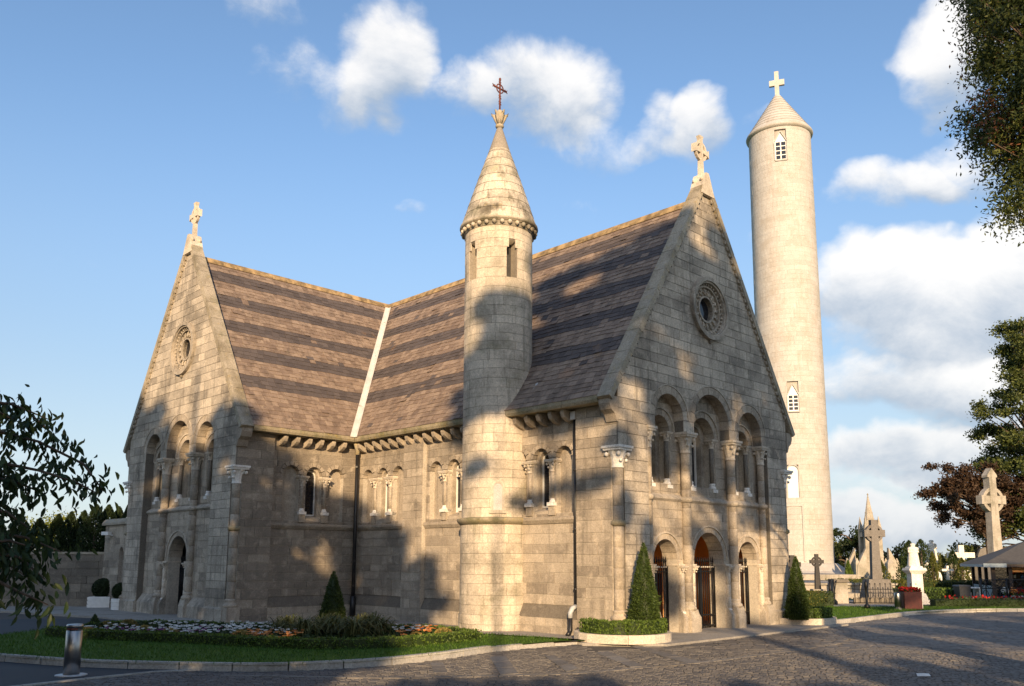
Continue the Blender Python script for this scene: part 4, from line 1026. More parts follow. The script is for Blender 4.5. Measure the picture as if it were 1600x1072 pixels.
while y < 29.5:
    hgt = R.uniform(.068, .088) * (1 if y < 17 else 2.0); wmean = .115 if y < 16 else .24 if y < 22 else .42
    x = max(edge_x(y) + .12, -7.2) + R.random() * .1 if y < 13.2 else -5.0
    lim = min(.72 * y, 20)
    while x < lim:
        wd = wmean * R.uniform(.75, 1.35); xm, ym = x + wd / 2, y + hgt / 2
        ok = (y < 13.2 or True)
        if xm < 1.45 and ym > yline(kf, xm) - .04: ok = False
        if 1.4 < xm < 7.6 and ym > FACEY(xm) - 1.25: ok = False
        if xm >= 7.5 and ym > yline(kr, xm) - .05: ok = False
        if ok and abs(ym - np.interp(xm, arcx, arcy)) < .085 and -4 < xm < 8: ok = False
        if ok and y > 12 and y < 17.2 and any(inpoly(xm, ym, b) for b in BANDS): ok = False
        if ok:
            o = len(vs); g = .004; z = R.uniform(0, .005); tl = R.uniform(-.003, .003); t2 = R.uniform(-.003, .003); i_ = .007
            vs += [(x + g, y + g, -.012), (x + wd - g, y + g, -.012), (x + wd - g, y + hgt - g, -.012), (x + g, y + hgt - g, -.012),
                   (x + g + i_, y + g + i_, z + tl), (x + wd - g - i_, y + g + i_, z + t2), (x + wd - g - i_, y + hgt - g - i_, z - tl), (x + g + i_, y + hgt - g - i_, z - t2)]
            fs += [[o + 4, o + 5, o + 6, o + 7], [o, o + 1, o + 5, o + 4], [o + 1, o + 2, o + 6, o + 5], [o + 2, o + 3, o + 7, o + 6], [o + 3, o, o + 4, o + 7]]
            tn += [min(1, max(0, R.gauss(.45, .25)))] * 5
        x += wd
    y += hgt; rowi += 1
m_ = MB(); m_.v = vs; m_.f = fs; m_.t = tn; m_.sm = [False] * len(fs)
so = m_.build('plaza_setts', 'sett', None, 'stuff'); so['label'] = 'grey brown granite setts paving the plaza in front of the chapel'
bandp = None
def pslab(P):
    global bandp
    k = MB().prism(P, (0, 0, -.02), R.random())
    if bandp is None: bandp = k.build('paving_band', 'slab', None, 'structure')
    else: k.build('paving_slab', 'slab', bandp)
for P in BANDS:
    P = np.array(P); L0, L1 = P[0], P[1]; n = 3
    for i in range(n):
        a, b = i / n + .006, (i + 1) / n - .006
        pslab([(*(P[0] * (1 - a) + P[3] * a), .008), (*(P[1] * (1 - a) + P[2] * a), .008), (*(P[1] * (1 - b) + P[2] * b), .008), (*(P[0] * (1 - b) + P[3] * b), .008)])
for i in range(0, len(ARC) - 2, 2):
    a, b = ARC[i], ARC[i + 2]; d = nrm(b - a); n = np.array((-d[1], d[0])) * .055
    pslab([(*(a + d * .008 - n), .006), (*(b - d * .008 - n), .006), (*(b - d * .008 + n), .006), (*(a + d * .008 + n), .006)])
# pavement slab round the chapel
PV = [tuple(V(-1.2, -.1, 0)[:2]), tuple(V(-1.2, WID + .6, 0)[:2]), tuple(V(2, WID + .6, 0)[:2]), tuple(V(2, 1, 0)[:2]), tuple(V(AT + 1, 1, 0)[:2]), tuple(V(18, BS + 1, 0)[:2]), (-13.4, 31), (-18, 29.6), (-30, 29.6), (-30, 27.4), (-15.5, 26.6), (-11.6, 24.3),
      (-9.6, 22.5), (-7.9, 21.25), (-6.2, 20.5), (-5.0, 20.3), (-3.72, 20.35), (-2.14, 20.0), (-1.5, 19.7), (-.31, 18.8), (.63, 18.1), (1.35, 17.2)]
MB().prism([(p[0], p[1], .045) for p in PV], (0, 0, -.09)).build('pavement', 'concrete', None, 'structure')
# lawn in front of the chapel with its kerb stones
GB = [(-10.61, 17.7), (-10.43, 19.34), (-10.2, 21.0), (-9.75, 22.3), (-7.99, 21.0), (-6.2, 20.25), (-5.0, 20.05), (-3.72, 20.1), (-2.14, 19.75), (-1.5, 19.45), (-.31, 18.55), (.63, 17.85), (1.3, 17.2)]
lawn = MB(); lawn.add([(p[0], p[1], .085) for p in kf] + [(p[0], p[1], .085) for p in GB[::-1]], [list(range(len(kf) + len(GB)))]); 
lawn.build('lawn', 'grass', None, 'structure')
def kerb(name, pl, step, wd, h, hend=None, side=1):
    root = None; L = [0]
    for a, b in zip(pl, pl[1:]): L.append(L[-1] + np.linalg.norm(b - a))
    px_ = lambda s: np.array((np.interp(s, L, [p[0] for p in pl]), np.interp(s, L, [p[1] for p in pl])))
    n = round(L[-1] / step); ob = None; base = MB()
    for i in range(n):
        s0, s1 = L[-1] * i / n + .010, L[-1] * (i + 1) / n - .010; hh = h if hend is None else h + (hend - h) * max(0, (i / n - .72) / .28)
        q = []
        for s in (s0, (s0 + s1) / 2, s1): p = px_(s); d = nrm(px_(s + .05) - px_(s - .05)); nn = np.array((-d[1], d[0])) * side; q.append((p, nn))
        top = [(*(p + nn * .012), hh) for p, nn in q] + [(*(p + nn * wd), hh) for p, nn in q[::-1]]; bot = [(*(p), -.03) for p, nn in q] + [(*(p + nn * wd), -.03) for p, nn in q[::-1]]
        fcs = [[0, 1, 2, 3, 4, 5]] + [[j + 6, (j + 1) % 6 + 6, (j + 1) % 6, j] for j in range(6)]
        k = MB().add(top + bot, fcs, R.random())
        if ob is None: ob = k.build(name, 'kerb_stone', None, 'structure'); 
        else: k.build('kerb_stone', 'kerb_stone', ob)
kerb('kerb_lawn', kf, .8, .13, .115, .03)
kerb('kerb_right', kr, .8, .14, .11)
sheet('lawn_right', [(7.6, 22.3), (9.18, 23.82), (12.19, 26.98), (14.6, 28.6), (17.11, 29.3), (40, 31.5), (60, 70), (-5, 80), (6.8, 40), (8.9, 27)], .075, 'grass')
sheet('gravel_path', [(11.0, 30.4), (13.6, 30.4), (14.2, 31.6), (20, 33), (20, 35), (12, 36), (10.2, 34)], .082, 'concrete')
# grass blades on both lawns
def blades(poly, n, h, z, name, xr, yr):
    P = []
    while len(P) < n:
        xs = NR.uniform(*xr, 4000); ys = NR.uniform(*yr, 4000)
        P += [(x, y_) for x, y_ in zip(xs, ys) if inpoly(x, y_, poly)]
    P = np.array(P[:n]); C = np.column_stack([P, np.full(n, z + h * .4)]); ax = np.column_stack([NR.normal(0, .5, n), NR.normal(0, .5, n), np.ones(n)])
    o = leafmesh(name, C, h, 'grass_blade', None, 'stuff', .16, axis=ax); return o
leaf_mat('grass_blade', (.030, .080, .006), (.10, .19, .02))
LAWNP = [tuple(p) for p in kf] + GB[::-1]
b_ = blades(LAWNP, 26000, .06, .085, 'grass_blades', (-10.6, 1.4), (13, 22.4)); b_['label'] = 'short mown grass around the flower bed'
b_ = blades([(7.7, 22.5), (9.2, 23.9), (12.2, 27.1), (14.6, 28.7), (17.1, 29.4), (17, 30.4), (11, 30.5), (9.6, 28)], 9000, .07, .075, 'grass_blades', (7.6, 17.2), (22.4, 30.5)); b_['label'] = 'short mown grass beside the gravel path'
# ------------------------------------------------------------------ left: boundary wall, annex, yews
def copy_tree(o, parent=None):
    c = o.copy(); col.objects.link(c); c.parent = parent
    for ch in o.children: copy_tree(ch, c)
    return c
def stonewall(name, label, cat, p0, p1, h, thick, m, coping=True, course=.24, cn=300, cop='coping', cap_h=.08):
    p0, p1 = np.array(p0, float), np.array(p1, float); L = np.linalg.norm(p1 - p0); u = (p1 - p0) / L; nrm_ = np.array((u[1], -u[0]))   # faces the right-hand side of p0->p1
    root = thing(name, label, cat, (*p0, 0))
    class F2:
        def p(s, x, d, z): q = p0 + u * x - nrm_ * d; return np.array((*q, z))
        box = Fr.box; profile = Fr.profile
    f = F2(); core = MB(); f.box(core, 0, L, .014, thick, 0, h); co = core.build('wall', 'mortar' if m != 'dark_stone' else 'dark_stone', root)
    pc = Pieces(); zs = rows([0, h], course, .04)
    for za, zb in zip(zs, zs[1:]):
        x = 0; g = .007
        while x < L:
            w_ = R.uniform(.4, 1.0); b = min(L, x + w_); pr = R.uniform(0, .015)
            pc.add([f.p(a_, -pr, z_) for a_, z_ in ((x + g, za + g), (b - g, za + g), (b - g, zb - g), (x + g, zb - g))], f.p(0, .05 + pr, 0) - f.p(0, 0, 0), R.random(), co); x = b
    pc.finish(root, 'stone', 'stonework', m, cn)
    if coping:
        k = MB(); n = max(1, round(L / .9))
        for i in range(n): f.box(k, L * i / n + .006, L * (i + 1) / n - .006, -.04, thick + .04, h, h + cap_h, R.random())
        k.build('coping', cop, root)
    return root, f
lw, _ = stonewall('boundary_wall', 'long low dark coursed stone boundary wall left of the chapel', 'wall', (-30, 29.3), (-13.95, 29.4), 1.78, .4, 'dark_stone', cn=250)
an = thing('annex', 'small flat-topped stone annex with a narrow red door joining wall to chapel', 'annex', tuple(V(18, BS + .3, 0)))
AN = Fr((17.05, BS + .25), (1, 0), (0, 1)); AO = 2.3
def spn(z):
    return [(0, AO)]
aw = wall(AN, 'wall', 0, .4, [z for z in rows([0, 1.85, 2.3, 2.75]) if z <= 1.85 + 1e-6], cut(spn, [(.75, .17, 0, 1.85, False)]), owner=an, tm=.45)
aw2 = wall(AN, 'wall', 0, .4, rows([1.85, 2.75]), cut(spn, [(.75, .17, 1.85, 1.85, False)]), owner=an, tm=.45)
STN2 = STN.L[:]; STN.L = []
pc = Pieces(); pc.L = STN2[-len(STN2):]; pc.finish(an, 'stone', 'stonework', 'stone', 120)
k = MB(); AN.box(k, AO - .02, AO - .4, .41, 2, 0, 2.75); AN.profile(k, -.2, AO + .1, [(-.1, 2.75), (-.1, 2.82), (.0, 2.95), (1.5, 2.95), (1.5, 2.75)], .3); k.build('parapet', 'coping', an)
k = MB(); AN.box(k, .56, .94, .3, .34, 0, 2.1); k.build('door', 'red_door', an)
sc = thing('security_camera', 'small white security camera high on the annex wall', 'camera', tuple(AN.p(1.75, -.1, 2.45)))
k = MB(); k.box(AN.p(1.75, -.16, 2.47), (.17, .07, .055), TH + PI / 2 + .3); k.build('housing', 'white_paint', sc); k = MB(); k.tube([AN.p(1.6, 0, 2.4), AN.p(1.68, -.14, 2.44)], .03, 6); k.build('bracket', 'white_paint', sc)
def planterbox(c, r, label, round_):
    t = thing('planter', label, 'planter', tuple(c), 'white planters by the annex')
    k = MB(); n = 3
    for i in range(n):
        z = .05 + i * .115
        if round_: k.lathe(c, [(r * (.94 + .02 * i), z), (r * (.95 + .02 * i), z + .1), (r * .9, z + .112)], 20, .5, False)
        else: k.taper(c, (r * .97, r * .97), (r, r), z, z + .1, .1); k.taper(c, (r * .93, r * .93), (r * .93, r * .93), z + .1, z + .116, .1)
    k.build('pot', 'white_paint', t); s = MB().lathe(c, [(r * .9, .37), (1e-4, .38)], 14); s.build('soil', 'soil', t)
    b = thing('box_ball', label.replace('planter', 'planter').split(' planter')[0] and ('clipped dark box ball in the %s planter' % ('round white' if round_ else 'square white')), 'shrub', tuple(c + (0, 0, .38)), 'clipped box balls')
    cc = c + (0, 0, .38 + r * .78); core = MB().ball(cc, r * .84, 14); core.build('core', 'leaf_yew', b)
    u = inball(4200, .08); leafmesh('foliage', cc + u * r * .97 * np.array((1, 1, .95)), .055, 'leaf_yew', b, 'stuff', .6, nrmdir=u + NR.normal(0, .6, u.shape))
planterbox(gnd(159, 951), .36, 'square white slatted planter with a clipped box ball against the dark wall', False)
planterbox(gnd(188, 955), .30, 'round white slatted planter with a clipped box ball beside the chapel corner', True)
def yew(x, y, h, r, label, name='yew_tree', m='leaf_yew', group='dark columnar yews behind the boundary wall', n=3600, cat='tree', size=.13):
    t = thing(name, label, cat, (x, y, 0), group); MB().tube([(x, y, 0), (x, y, h * .8)], [.14, .03], 6).build('trunk', 'bark', t)
    zz_ = NR.uniform(0, 1, n) ** .8; ph = NR.uniform(0, 6.28, n); wob = 1 + .25 * np.sin(ph * 3 + zz_ * 7 + x) + .15 * np.sin(ph * 7 + zz_ * 19)
    rad = r * np.clip(np.minimum(zz_ * 6 + .3, (1 - zz_) * 1.5), 0, 1) ** .7 * wob * NR.uniform(.55, 1, n) ** .5
    C = np.column_stack([x + rad * np.cos(ph), y + rad * np.sin(ph), zz_ * h]); ax = np.column_stack([np.cos(ph) * .5, np.sin(ph) * .5, np.ones(n)]) + NR.normal(0, .35, (n, 3))
    leafmesh('crown', C, size, m, t, None, .4, axis=ax); return t
yl = ['leftmost dark yew behind the boundary wall', 'second dark yew from the left behind the boundary wall', 'third dark yew from the left behind the wall', 'fourth dark yew from the left, behind the wall', 'fifth dark yew behind the wall, left of the stone cross', 'sixth dark yew behind the wall, over the small cross', 'tall dark yew left of the annex', 'broad dark yew just left of the annex', 'dark yew rising behind the annex roof', 'slim dark yew tip between annex and chapel']
for i, (u_, vt, rr_) in enumerate(((-8, 815, 1.2), (30, 812, 1.1), (62, 818, 1.), (92, 812, .9), (112, 808, .9), (132, 806, .9), (151, 797, 1.0), (170, 797, 1.0), (186, 800, .9), (201, 797, .8))):
    p = dep(u_, vt, 42 + (i % 3)); yew(p[0], p[1], p[2] + .25, rr_ * .95, yl[i], n=6500)
p = dep(88, 803, 60); t = thing('far_tree', 'rounded yellow-green treetop glowing behind the yews', 'tree', (p[0], 60, 0)); MB().tube([(p[0], 60, 0), (p[0], 60, 3)], .2, 6).build('trunk', 'bark', t)
C, Q = blobs([((p[0] + a, 60 + b, 3.2 + c), (1.5, 1.2, 1.1)) for a, b, c in ((0, 0, .6), (-1.2, 0, 0), (1.2, 0, .1), (0, 0, -.6))], 500); leafmesh('crown', C, .2, 'leaf_yellow', t, None, .6)
# ------------------------------------------------------------------ crosses
def celtic(name, label, at, H, aw, ring, m, base=None, th=.12, rz=0., shaft=(.1, .075), head=.24, group=None):
    """ringed cross: H height of the stone above its base block, arms at H-head"""
    t = thing(name, label, 'cross', tuple(at), group); c_, s_ = math.cos(rz), math.sin(rz); b = base[1] if base else 0
    def pr(k, pts, dd): k.prism([(at[0] + x * c_ + dd * s_, at[1] + x * s_ - dd * c_, at[2] + b + z) for x, z in pts], (-2 * dd * s_, 2 * dd * c_, 0), R.uniform(.3, .7))
    za = H - head - ring * .35; k = MB(); w0, w1 = shaft
    pr(k, [(-w0, 0), (w0, 0), (w1, za - ring * .2), (w1 * .95, H), (-w1 * .95, H), (-w1, za - ring * .2)], th / 2); k.build('shaft', m, t)
    for sx in (-1, 1):
        k = MB(); pr(k, [(sx * w1 * .97, za - w1 * .9), (sx * aw, za - w1 * 1.05), (sx * aw, za + w1 * 1.05), (sx * w1 * .97, za + w1 * .9)], th / 2 * .97); k.build('arm', m, t)
    k = MB(); n = 24
    for i in range(n):
        b0, b1 = 2 * PI * i / n, 2 * PI * (i + 1) / n; pr(k, [(r * math.cos(a), za + r * math.sin(a)) for r, a in ((ring * .74, b0), (ring, b0), (ring, b1), (ring * .74, b1))], th * .4)
    k.build('ring', m, t)
    if base: MB().taper(at, (base[0] * 1.0, base[0] * .8), (base[0] * .72, base[0] * .55), at[2], at[2] + b, rz).build('base', m, t)
    return t
g = gnd(1279, 946); q = dep(1279, 922, g[1] + .3)
cx2 = dep(1279, 946, 33); celtic('celtic_cross', 'small black ringed cross on a pale inscribed base beside the low hedge', (11.55, 33, .60), 1.32, .26, .2, 'black_stone', th=.12, shaft=(.11, .065), head=.22, group='black ringed crosses')
t = thing('cross_plinth', 'pale inscribed block carrying the small black ringed cross', 'plinth', (11.55, 33, .07)); MB().taper((11.55, 33, 0), (.26, .2), (.24, .18), .07, .60).build('block', 'monument_stone', t)
k = MB()
for z in (.5, .44, .38): k.box((11.55, 32.8, z), (.14 - .02 * (z < .42), .006, .012))
k.build('inscription', 'red_paint', t)
celtic('celtic_cross', 'black ringed cross half hidden behind the cone topiary by the chapel', (10.6, 33, .07), 1.8, .33, .27, 'black_stone', th=.14, shaft=(.14, .085), head=.25, group='black ringed crosses')
# large grey cross with pedestal
celtic('celtic_cross', 'tall grey granite ringed cross on a tapered pedestal inside iron railings', (14.0, 33.5, .07), 2.28, .40, .345, 'grey_granite', (.56, .9), .24, 0, (.19, .13), .40)
# giant carved cross at the right
celtic('high_cross', 'very tall pale carved high cross rising above the kiosk roof', (25.1, 45, 0), 5.55, .76, .66, 'monument_stone', (.9, .5), .42, .25, (.32, .22), .95)
k = MB(); k.prism([(25.15 + x * .97, 45 - .2 + x * .25, 6.05 + z) for x, z in ((-.3, 0), (.3, 0), (.3, .12), (0, .5), (-.3, .12))], (-.1, .4, 0)); 
o = k.build('gabled_cap', 'monument_stone', bpy.data.objects['high_cross'])
# iron railing round the grey cross
rl = thing('cross_railing', 'low black wrought iron railing round the tall grey cross', 'railing', (14, 32.6, .08))
k = MB(); X0, X1, Y0 = 12.75, 15.05, 32.5
for z in (.12, .62): k.tube([(X0, Y0, z), (X1, Y0, z)], .014, 5); k.tube([(X0, Y0, z), (X0, Y0 + 1.6, z)], .014, 5); k.tube([(X1, Y0, z), (X1, Y0 + 1.6, z)], .014, 5)
k.build('rail', 'black_iron', rl)
for i in range(13):
    x = X0 + (X1 - X0) * i / 12; k = MB(); k.tube([(x, Y0, .08), (x, Y0, .8)], .012, 5); k.ball((x, Y0, .82), .03, 6)
    if i % 2: k.tube([(x + .09 * math.cos(a), Y0, .4 + .12 * math.sin(a)) for a in [j * PI / 5 for j in range(11)]], .009, 4)
    k.build('baluster', 'black_iron', rl)
k = MB(); k.prism([(X0 - .05, Y0 - .1, .1), (X1 + .05, Y0 - .1, .1), (X1 + .05, Y0 + .1, .1), (X0 - .05, Y0 + .1, .1)], (0, 0, -.1)); k.prism([(X0, Y0 + .12, .3), (X1, Y0 + .12, .3), (X1, Y0 + .2, .3), (X0, Y0 + .2, .3)], (0, 0, -.3)); k.build('kerb', 'dark_stone', rl)
# gate pier and iron post left of it
t = thing('gate_pier', 'squat pale stone gate pier with projecting cap left of the grey cross', 'pier', (12.35, 33, .08)); MB().taper((12.35, 33), (.25, .25), (.24, .24), .08, .85).build('pier', 'monument_stone', t); MB().taper((12.35, 33), (.31, .31), (.27, .27), .86, .98).build('cap', 'dark_stone', t)
t = thing('anchor_cross', 'dark iron grave marker post on a domed foot near the gate pier', 'grave marker', (11.95, 31.6, .08)); MB().tube([(11.65, 32, .3), (11.65, 32, .98)], .05, 6).build('post', 'black_iron', t); MB().lathe((11.65, 32, 0), [(.26, .08), (.24, .2), (.12, .34), (.05, .36)], 12).build('foot', 'black_stone', t)
t = thing('iron_post', 'thin leaning black iron post beside the gate pier', 'post', (12.02, 32.6, .08)); MB().tube([(11.98, 32.6, .08), (12.0, 32.6, .95)], .035, 6).tube([(12.0, 32.6, .4), (12.12, 32.6, .95)], .02, 5).lathe((11.98, 32.6, 0), [(.1, .08), (.06, .2)], 8).build('post', 'black_iron', t)
# small black lamp post
t = thing('path_light', 'short black cast iron path light at the edge of the right lawn', 'lamp', (11.8, 29.1, .08)); k = MB(); k.lathe((11.8, 29.1, 0), [(.1, .08), (.09, .2), (.04, .26), (.035, .75), (.06, .8), (.06, .95), (.03, 1.0), (1e-4, 1.06)], 10); k.build('post', 'black_iron', t)
# vault terrace under the tower
t = thing('vault_terrace', 'low stepped pale stone vault terrace at the foot of the round tower', 'terrace', (13.5, 40, 0))
for z0, z1, x0, x1, y0 in ((0, .30, 9.5, 17.5, 37), (.30, .62, 9.8, 16.8, 38.2), (.62, .70, 9.6, 16.9, 38.1), (.70, .98, 10.5, 17.5, 44)):
    n = max(4, int((x1 - x0) / .9))
    for i in range(n): MB().prism([(x0 + (x1 - x0) * i / n + .006, y0, z0), (x0 + (x1 - x0) * (i + 1) / n - .006, y0, z0), (x0 + (x1 - x0) * (i + 1) / n - .006, y0, z1), (x0 + (x1 - x0) * i / n + .006, y0, z1)], (0, 5, 0), R.random()).build('stone', 'monument_stone', t)
# ------------------------------------------------------------------ statues
def figure(mb, c, h, rz=0., arm=True):
    """robed standing figure as one lofted body"""
    prof = [(.20, 0, 0), (.205, .05, 0), (.19, .2, 0), (.17, .42, .0), (.155, .55, 0), (.165, .66, 0), (.19, .74, 0), (.17, .81, 0), (.075, .845, 0), (.06, .865, 0), (.075, .89, 0), (.088, .925, 0), (.08, .965, 0), (.045, .99, 0), (1e-4, 1, 0)]
    n = 16; vs = []
    for r, z, _ in [(r_ * 1.3, z_, 0) for r_, z_, _ in prof]:
        for i in range(n):
            a = 2 * PI * i / n; fold = 1 + (.10 * math.cos(7 * a) * max(0, .6 - z)) ; el = .68 if .5 < z < .84 else .85
            x, y = r * h * fold * math.cos(a), r * h * el * fold * math.sin(a); vs.append((c[0] + x * math.cos(rz) - y * math.sin(rz), c[1] + x * math.sin(rz) + y * math.cos(rz), c[2] + z * h))
    mb.add(vs, [[k * n + i, k * n + (i + 1) % n, (k + 1) * n + (i + 1) % n, (k + 1) * n + i] for k in range(len(prof) - 1) for i in range(n)], .5, True)
    for s in (-1, 1):
        if arm: mb.tube([(c[0] + s * .17 * h, c[1], c[2] + .76 * h), (c[0] + s * .2 * h, c[1] - .03 * h, c[2] + .6 * h), (c[0] + s * .06 * h, c[1] - .13 * h, c[2] + .62 * h)], [.055 * h, .05 * h, .03 * h], 8)
def monument(label, at, ph, fh, m='marble', pw=.3):
    t = thing('statue', label, 'statue', tuple(at), 'marble memorial statues'); k = MB(); c = at
    z = at[2]; k.taper(c, (pw * 1.25, pw * 1.25), (pw * 1.2, pw * 1.2), z, z + ph * .12); k.taper(c, (pw * 1.1, pw * 1.1), (pw * .85, pw * .85), z + ph * .12, z + ph * .28); k.taper(c, (pw * .72, pw * .72), (pw * .68, pw * .68), z + ph * .28, z + ph * .8)
    k.taper(c, (pw * .75, pw * .75), (pw * 1.1, pw * 1.1), z + ph * .8, z + ph * .88); k.taper(c, (pw * 1.1, pw * 1.1), (pw * 1.0, pw * 1.0), z + ph * .885, z + ph * .95); k.taper(c, (pw * .8, pw * .8), (pw * .7, pw * .7), z + ph * .95, z + ph)
    k.build('pedestal', m, t); f = MB(); figure(f, (c[0], c[1], z + ph), fh); f.build('figure', m, t); return t
monument('white marble robed statue on a tall white pedestal right of the grey cross', (15.12, 32.7, .08), 1.4, .86)
p = dep(1459, 905, 52); monument('white marble statue on a pedestal behind a slim cypress, farther off', (p[0], 52, .2), 1.5, 1.25, pw=.42)
k = MB().taper((15.12, 32.7), (.5, .5), (.46, .46), -.02, .1); 
# spire monument
sp_ = thing('spire_monument', 'pale gothic memorial with a tall pinnacled spire behind the grey cross', 'monument', (22.7, 55, 0))
c = (22.75, 55); k = MB(); k.taper(c, (.95, .95), (.9, .9), 0, 1.6); k.build('base', 'monument_stone', sp_)
for sx in (-1, 1):
    for sy in (-1, 1): k = MB(); k.prism([(c[0] + sx * .7, c[1] + sy * .75, .7), (c[0] + sx * 1.35, c[1] + sy * .75, .7), (c[0] + sx * 1.3, c[1] + sy * .75, 1.35), (c[0] + sx * .7, c[1] + sy * .75, 2.5)], (0, sy * .25, 0)); k.taper((c[0] + sx * 1.25, c[1] + sy * .8), (.14, .14), (.12, .12), .0, 1.5); k.taper((c[0] + sx * 1.25, c[1] + sy * .8), (.13, .13), (.02, .02), 1.5, 1.85); k.build('buttress', 'monument_stone', sp_)
k = MB()
for sx in (-1, 1):
    for sy in (-1, 1): k.taper((c[0] + sx * .42, c[1] + sy * .42), (.13, .13), (.12, .12), 1.6, 3.7); k.taper((c[0] + sx * .42, c[1] + sy * .42), (.13, .13), (.01, .01), 3.7, 4.5)
k.taper(c, (.3, .3), (.3, .3), 1.6, 3.4); k.taper(c, (.55, .55), (.5, .5), 3.2, 3.5); k.taper(c, (.58, .58), (.5, .5), 1.9, 2.2); k.build('lantern', 'monument_stone', sp_)
k = MB(); k.lathe((*c, 0), [(.46, 3.5), (.30, 4.4), (.15, 5.2), (.03, 5.85), (.06, 5.92), (1e-4, 6.0)], 8, .5, False)
for z in (3.9, 4.3, 4.7): k.lathe((*c, 0), [(.46 - (z - 3.5) * .19 + .02, z), (.46 - (z - 3.5) * .19 + .035, z + .04), (.46 - (z - 3.5) * .19, z + .09)], 8, .5, False)
k.build('spire', 'monument_stone', sp_)
# other small memorials in the distance
def headstone(label, u_, v0, v1, Y, w_, style, m):
    a, b = dep(u_, v0, Y), dep(u_, v1, Y); t = thing('headstone' if style != 'cross' else 'grave_cross', label, 'headstone' if style != 'cross' else 'cross', (a[0], Y, 0), 'distant memorials'); h = a[2]; x = a[0]
    k = MB()
    if style == 'cross':
        k.taper((x, Y), (w_ * .22, w_ * .18), (w_ * .2, w_ * .16), .3, h); k.build('shaft', m, t)
        for s in (-1, 1): MB().box((x + s * w_ * .62, Y, h - w_ * .75), (w_ * .40, w_ * .14, w_ * .2)).build('arm', m, t)
        MB().taper((x, Y), (w_ * .7, w_ * .5), (w_ * .5, w_ * .35), 0, .35).build('base', m, t)
    elif style == 'obelisk':
        k.taper((x, Y), (w_, w_), (w_ * .62, w_ * .62), .3, h * .86); k.taper((x, Y), (w_ * .62, w_ * .62), (w_ * .1, w_ * .1), h * .86, h); k.build('needle', m, t); MB().taper((x, Y), (w_ * 1.4, w_ * 1.4), (w_ * 1.2, w_ * 1.2), 0, .3).build('base', m, t)
    else:
        k.prism([(x + w_ * xx, Y, zz) for xx, zz in ((-.5, 0), (.5, 0), (.5, h * .8), (.3, h * .95), (0, h), (-.3, h * .95), (-.5, h * .8))], (0, .2, 0)); k.build('slab', m, t); MB().box((x, Y + .1, .1), (w_ * .7, .25, .1)).build('base', m, t)
    return t
for a in (('white cross standing among small cypresses at the right', 1500, 852, 905, 50, .75, 'cross', 'marble'), ('blunt brown stone block topped memorial left of the high cross', 1523, 850, 905, 52, .5, 'obelisk', 'grey_granite'),
          ('dark rounded memorial close left of the high cross', 1539, 855, 905, 50, .9, 'slab', 'grey_granite'), ('pale narrow obelisk right of the spire monument', 1390, 873, 908, 48, .32, 'obelisk', 'monument_stone'),
          ('white memorial slab low at the left foot of the far statue', 1449, 879, 910, 48, .6, 'slab', 'marble'), ('small white cross low between dark cypresses', 1480, 884, 905, 46, .3, 'cross', 'marble'),
          ('pale arched memorial behind the white cross', 1488, 878, 908, 48, .8, 'slab', 'monument_stone'), ('low white gravestone left of the kiosk', 1511, 890, 908, 46, .45, 'slab', 'marble'), ('pale headstone near the dark bin, half hidden by hedge', 1466, 893, 910, 45, .35, 'slab', 'marble')): headstone(*a)
# ------------------------------------------------------------------ bollard, bin, red planter, litter
bp = gnd(111, 1056); t = thing('bollard', 'brushed steel cylindrical bollard on the asphalt drive', 'bollard', (bp[0], bp[1], .006)); c = (bp[0], bp[1], .006)
MB().lathe(c, [(.108, .01), (.108, .62), (.1, .625)], 28).build('post', 'steel', t); MB().lathe(c, [(.1, .63), (.1, .665), (.112, .67), (.112, .70), (.10, .71), (1e-4, .712)], 28).build('cap', 'steel', t); MB().lathe(c, [(.21, 0), (.21, .012), (.1, .016)], 28).build('base_plate', 'zinc', t)
k = MB(); k.lathe(c, [(.109, .635), (.109, .66)], 28, a0=-2.4, a1=-.7); k.build('reflector', 'rust_iron', t)
t = thing('litter_bin', 'short steel cylinder bin beside the dark red planter box', 'bin', (12.75, 28.9, .08)); MB().lathe((12.75, 28.9, 0), [(.11, .08), (.11, .60), (.1, .62), (.08, .62), (.08, .5)], 20).build('body', 'steel', t); MB().lathe((12.75, 28.9, 0), [(.13, .08), (.13, .1)], 16).build('foot', 'zinc', t)
t = thing('planter_box', 'square dark red planter box filled with red flowers', 'planter', (13.2, 29, .08)); MB().taper((13.2, 29), (.27, .25), (.29, .27), .09, .66).build('box', 'red_paint', t)
for s in (-1, 1): MB().box((13.2 + s * .27, 28.76, .37), (.02, .012, .28)).build('corner_strip', 'red_paint', t)
MB().box((13.52, 28.85, .3), (.025, .015, .22)).build('label_plate', 'cloth_white', t)
C = np.column_stack([NR.uniform(-.28, .28, 500) + 13.2, NR.uniform(-.25, .25, 500) + 29, NR.uniform(.64, .8, 500)]); leafmesh('red_flowers', C, .07, 'petal_red', t, 'stuff', .8)
C = np.column_stack([NR.uniform(-.27, .27, 400) + 13.2, NR.uniform(-.25, .25, 400) + 29, NR.uniform(.62, .72, 400)]); leafmesh('planter_leaves', C, .08, 'leaf_dark', t, 'stuff', .6)
lp = gnd(1443, 1058); t = thing('paper_scrap', 'small crumpled white paper scrap lying on the plaza setts', 'litter', (lp[0], lp[1], .012)); k = MB(); k.add([(lp[0] - .1, lp[1] - .03, .015), (lp[0] + .09, lp[1] - .035, .02), (lp[0] + .1, lp[1] + .04, .045), (lp[0] - .02, lp[1] + .05, .03), (lp[0] - .09, lp[1] + .03, .05), (lp[0], lp[1], .055)], [[0, 1, 5], [1, 2, 5], [2, 3, 5], [3, 4, 5], [4, 0, 5]]); k.build('sheet', 'white_paint', t)
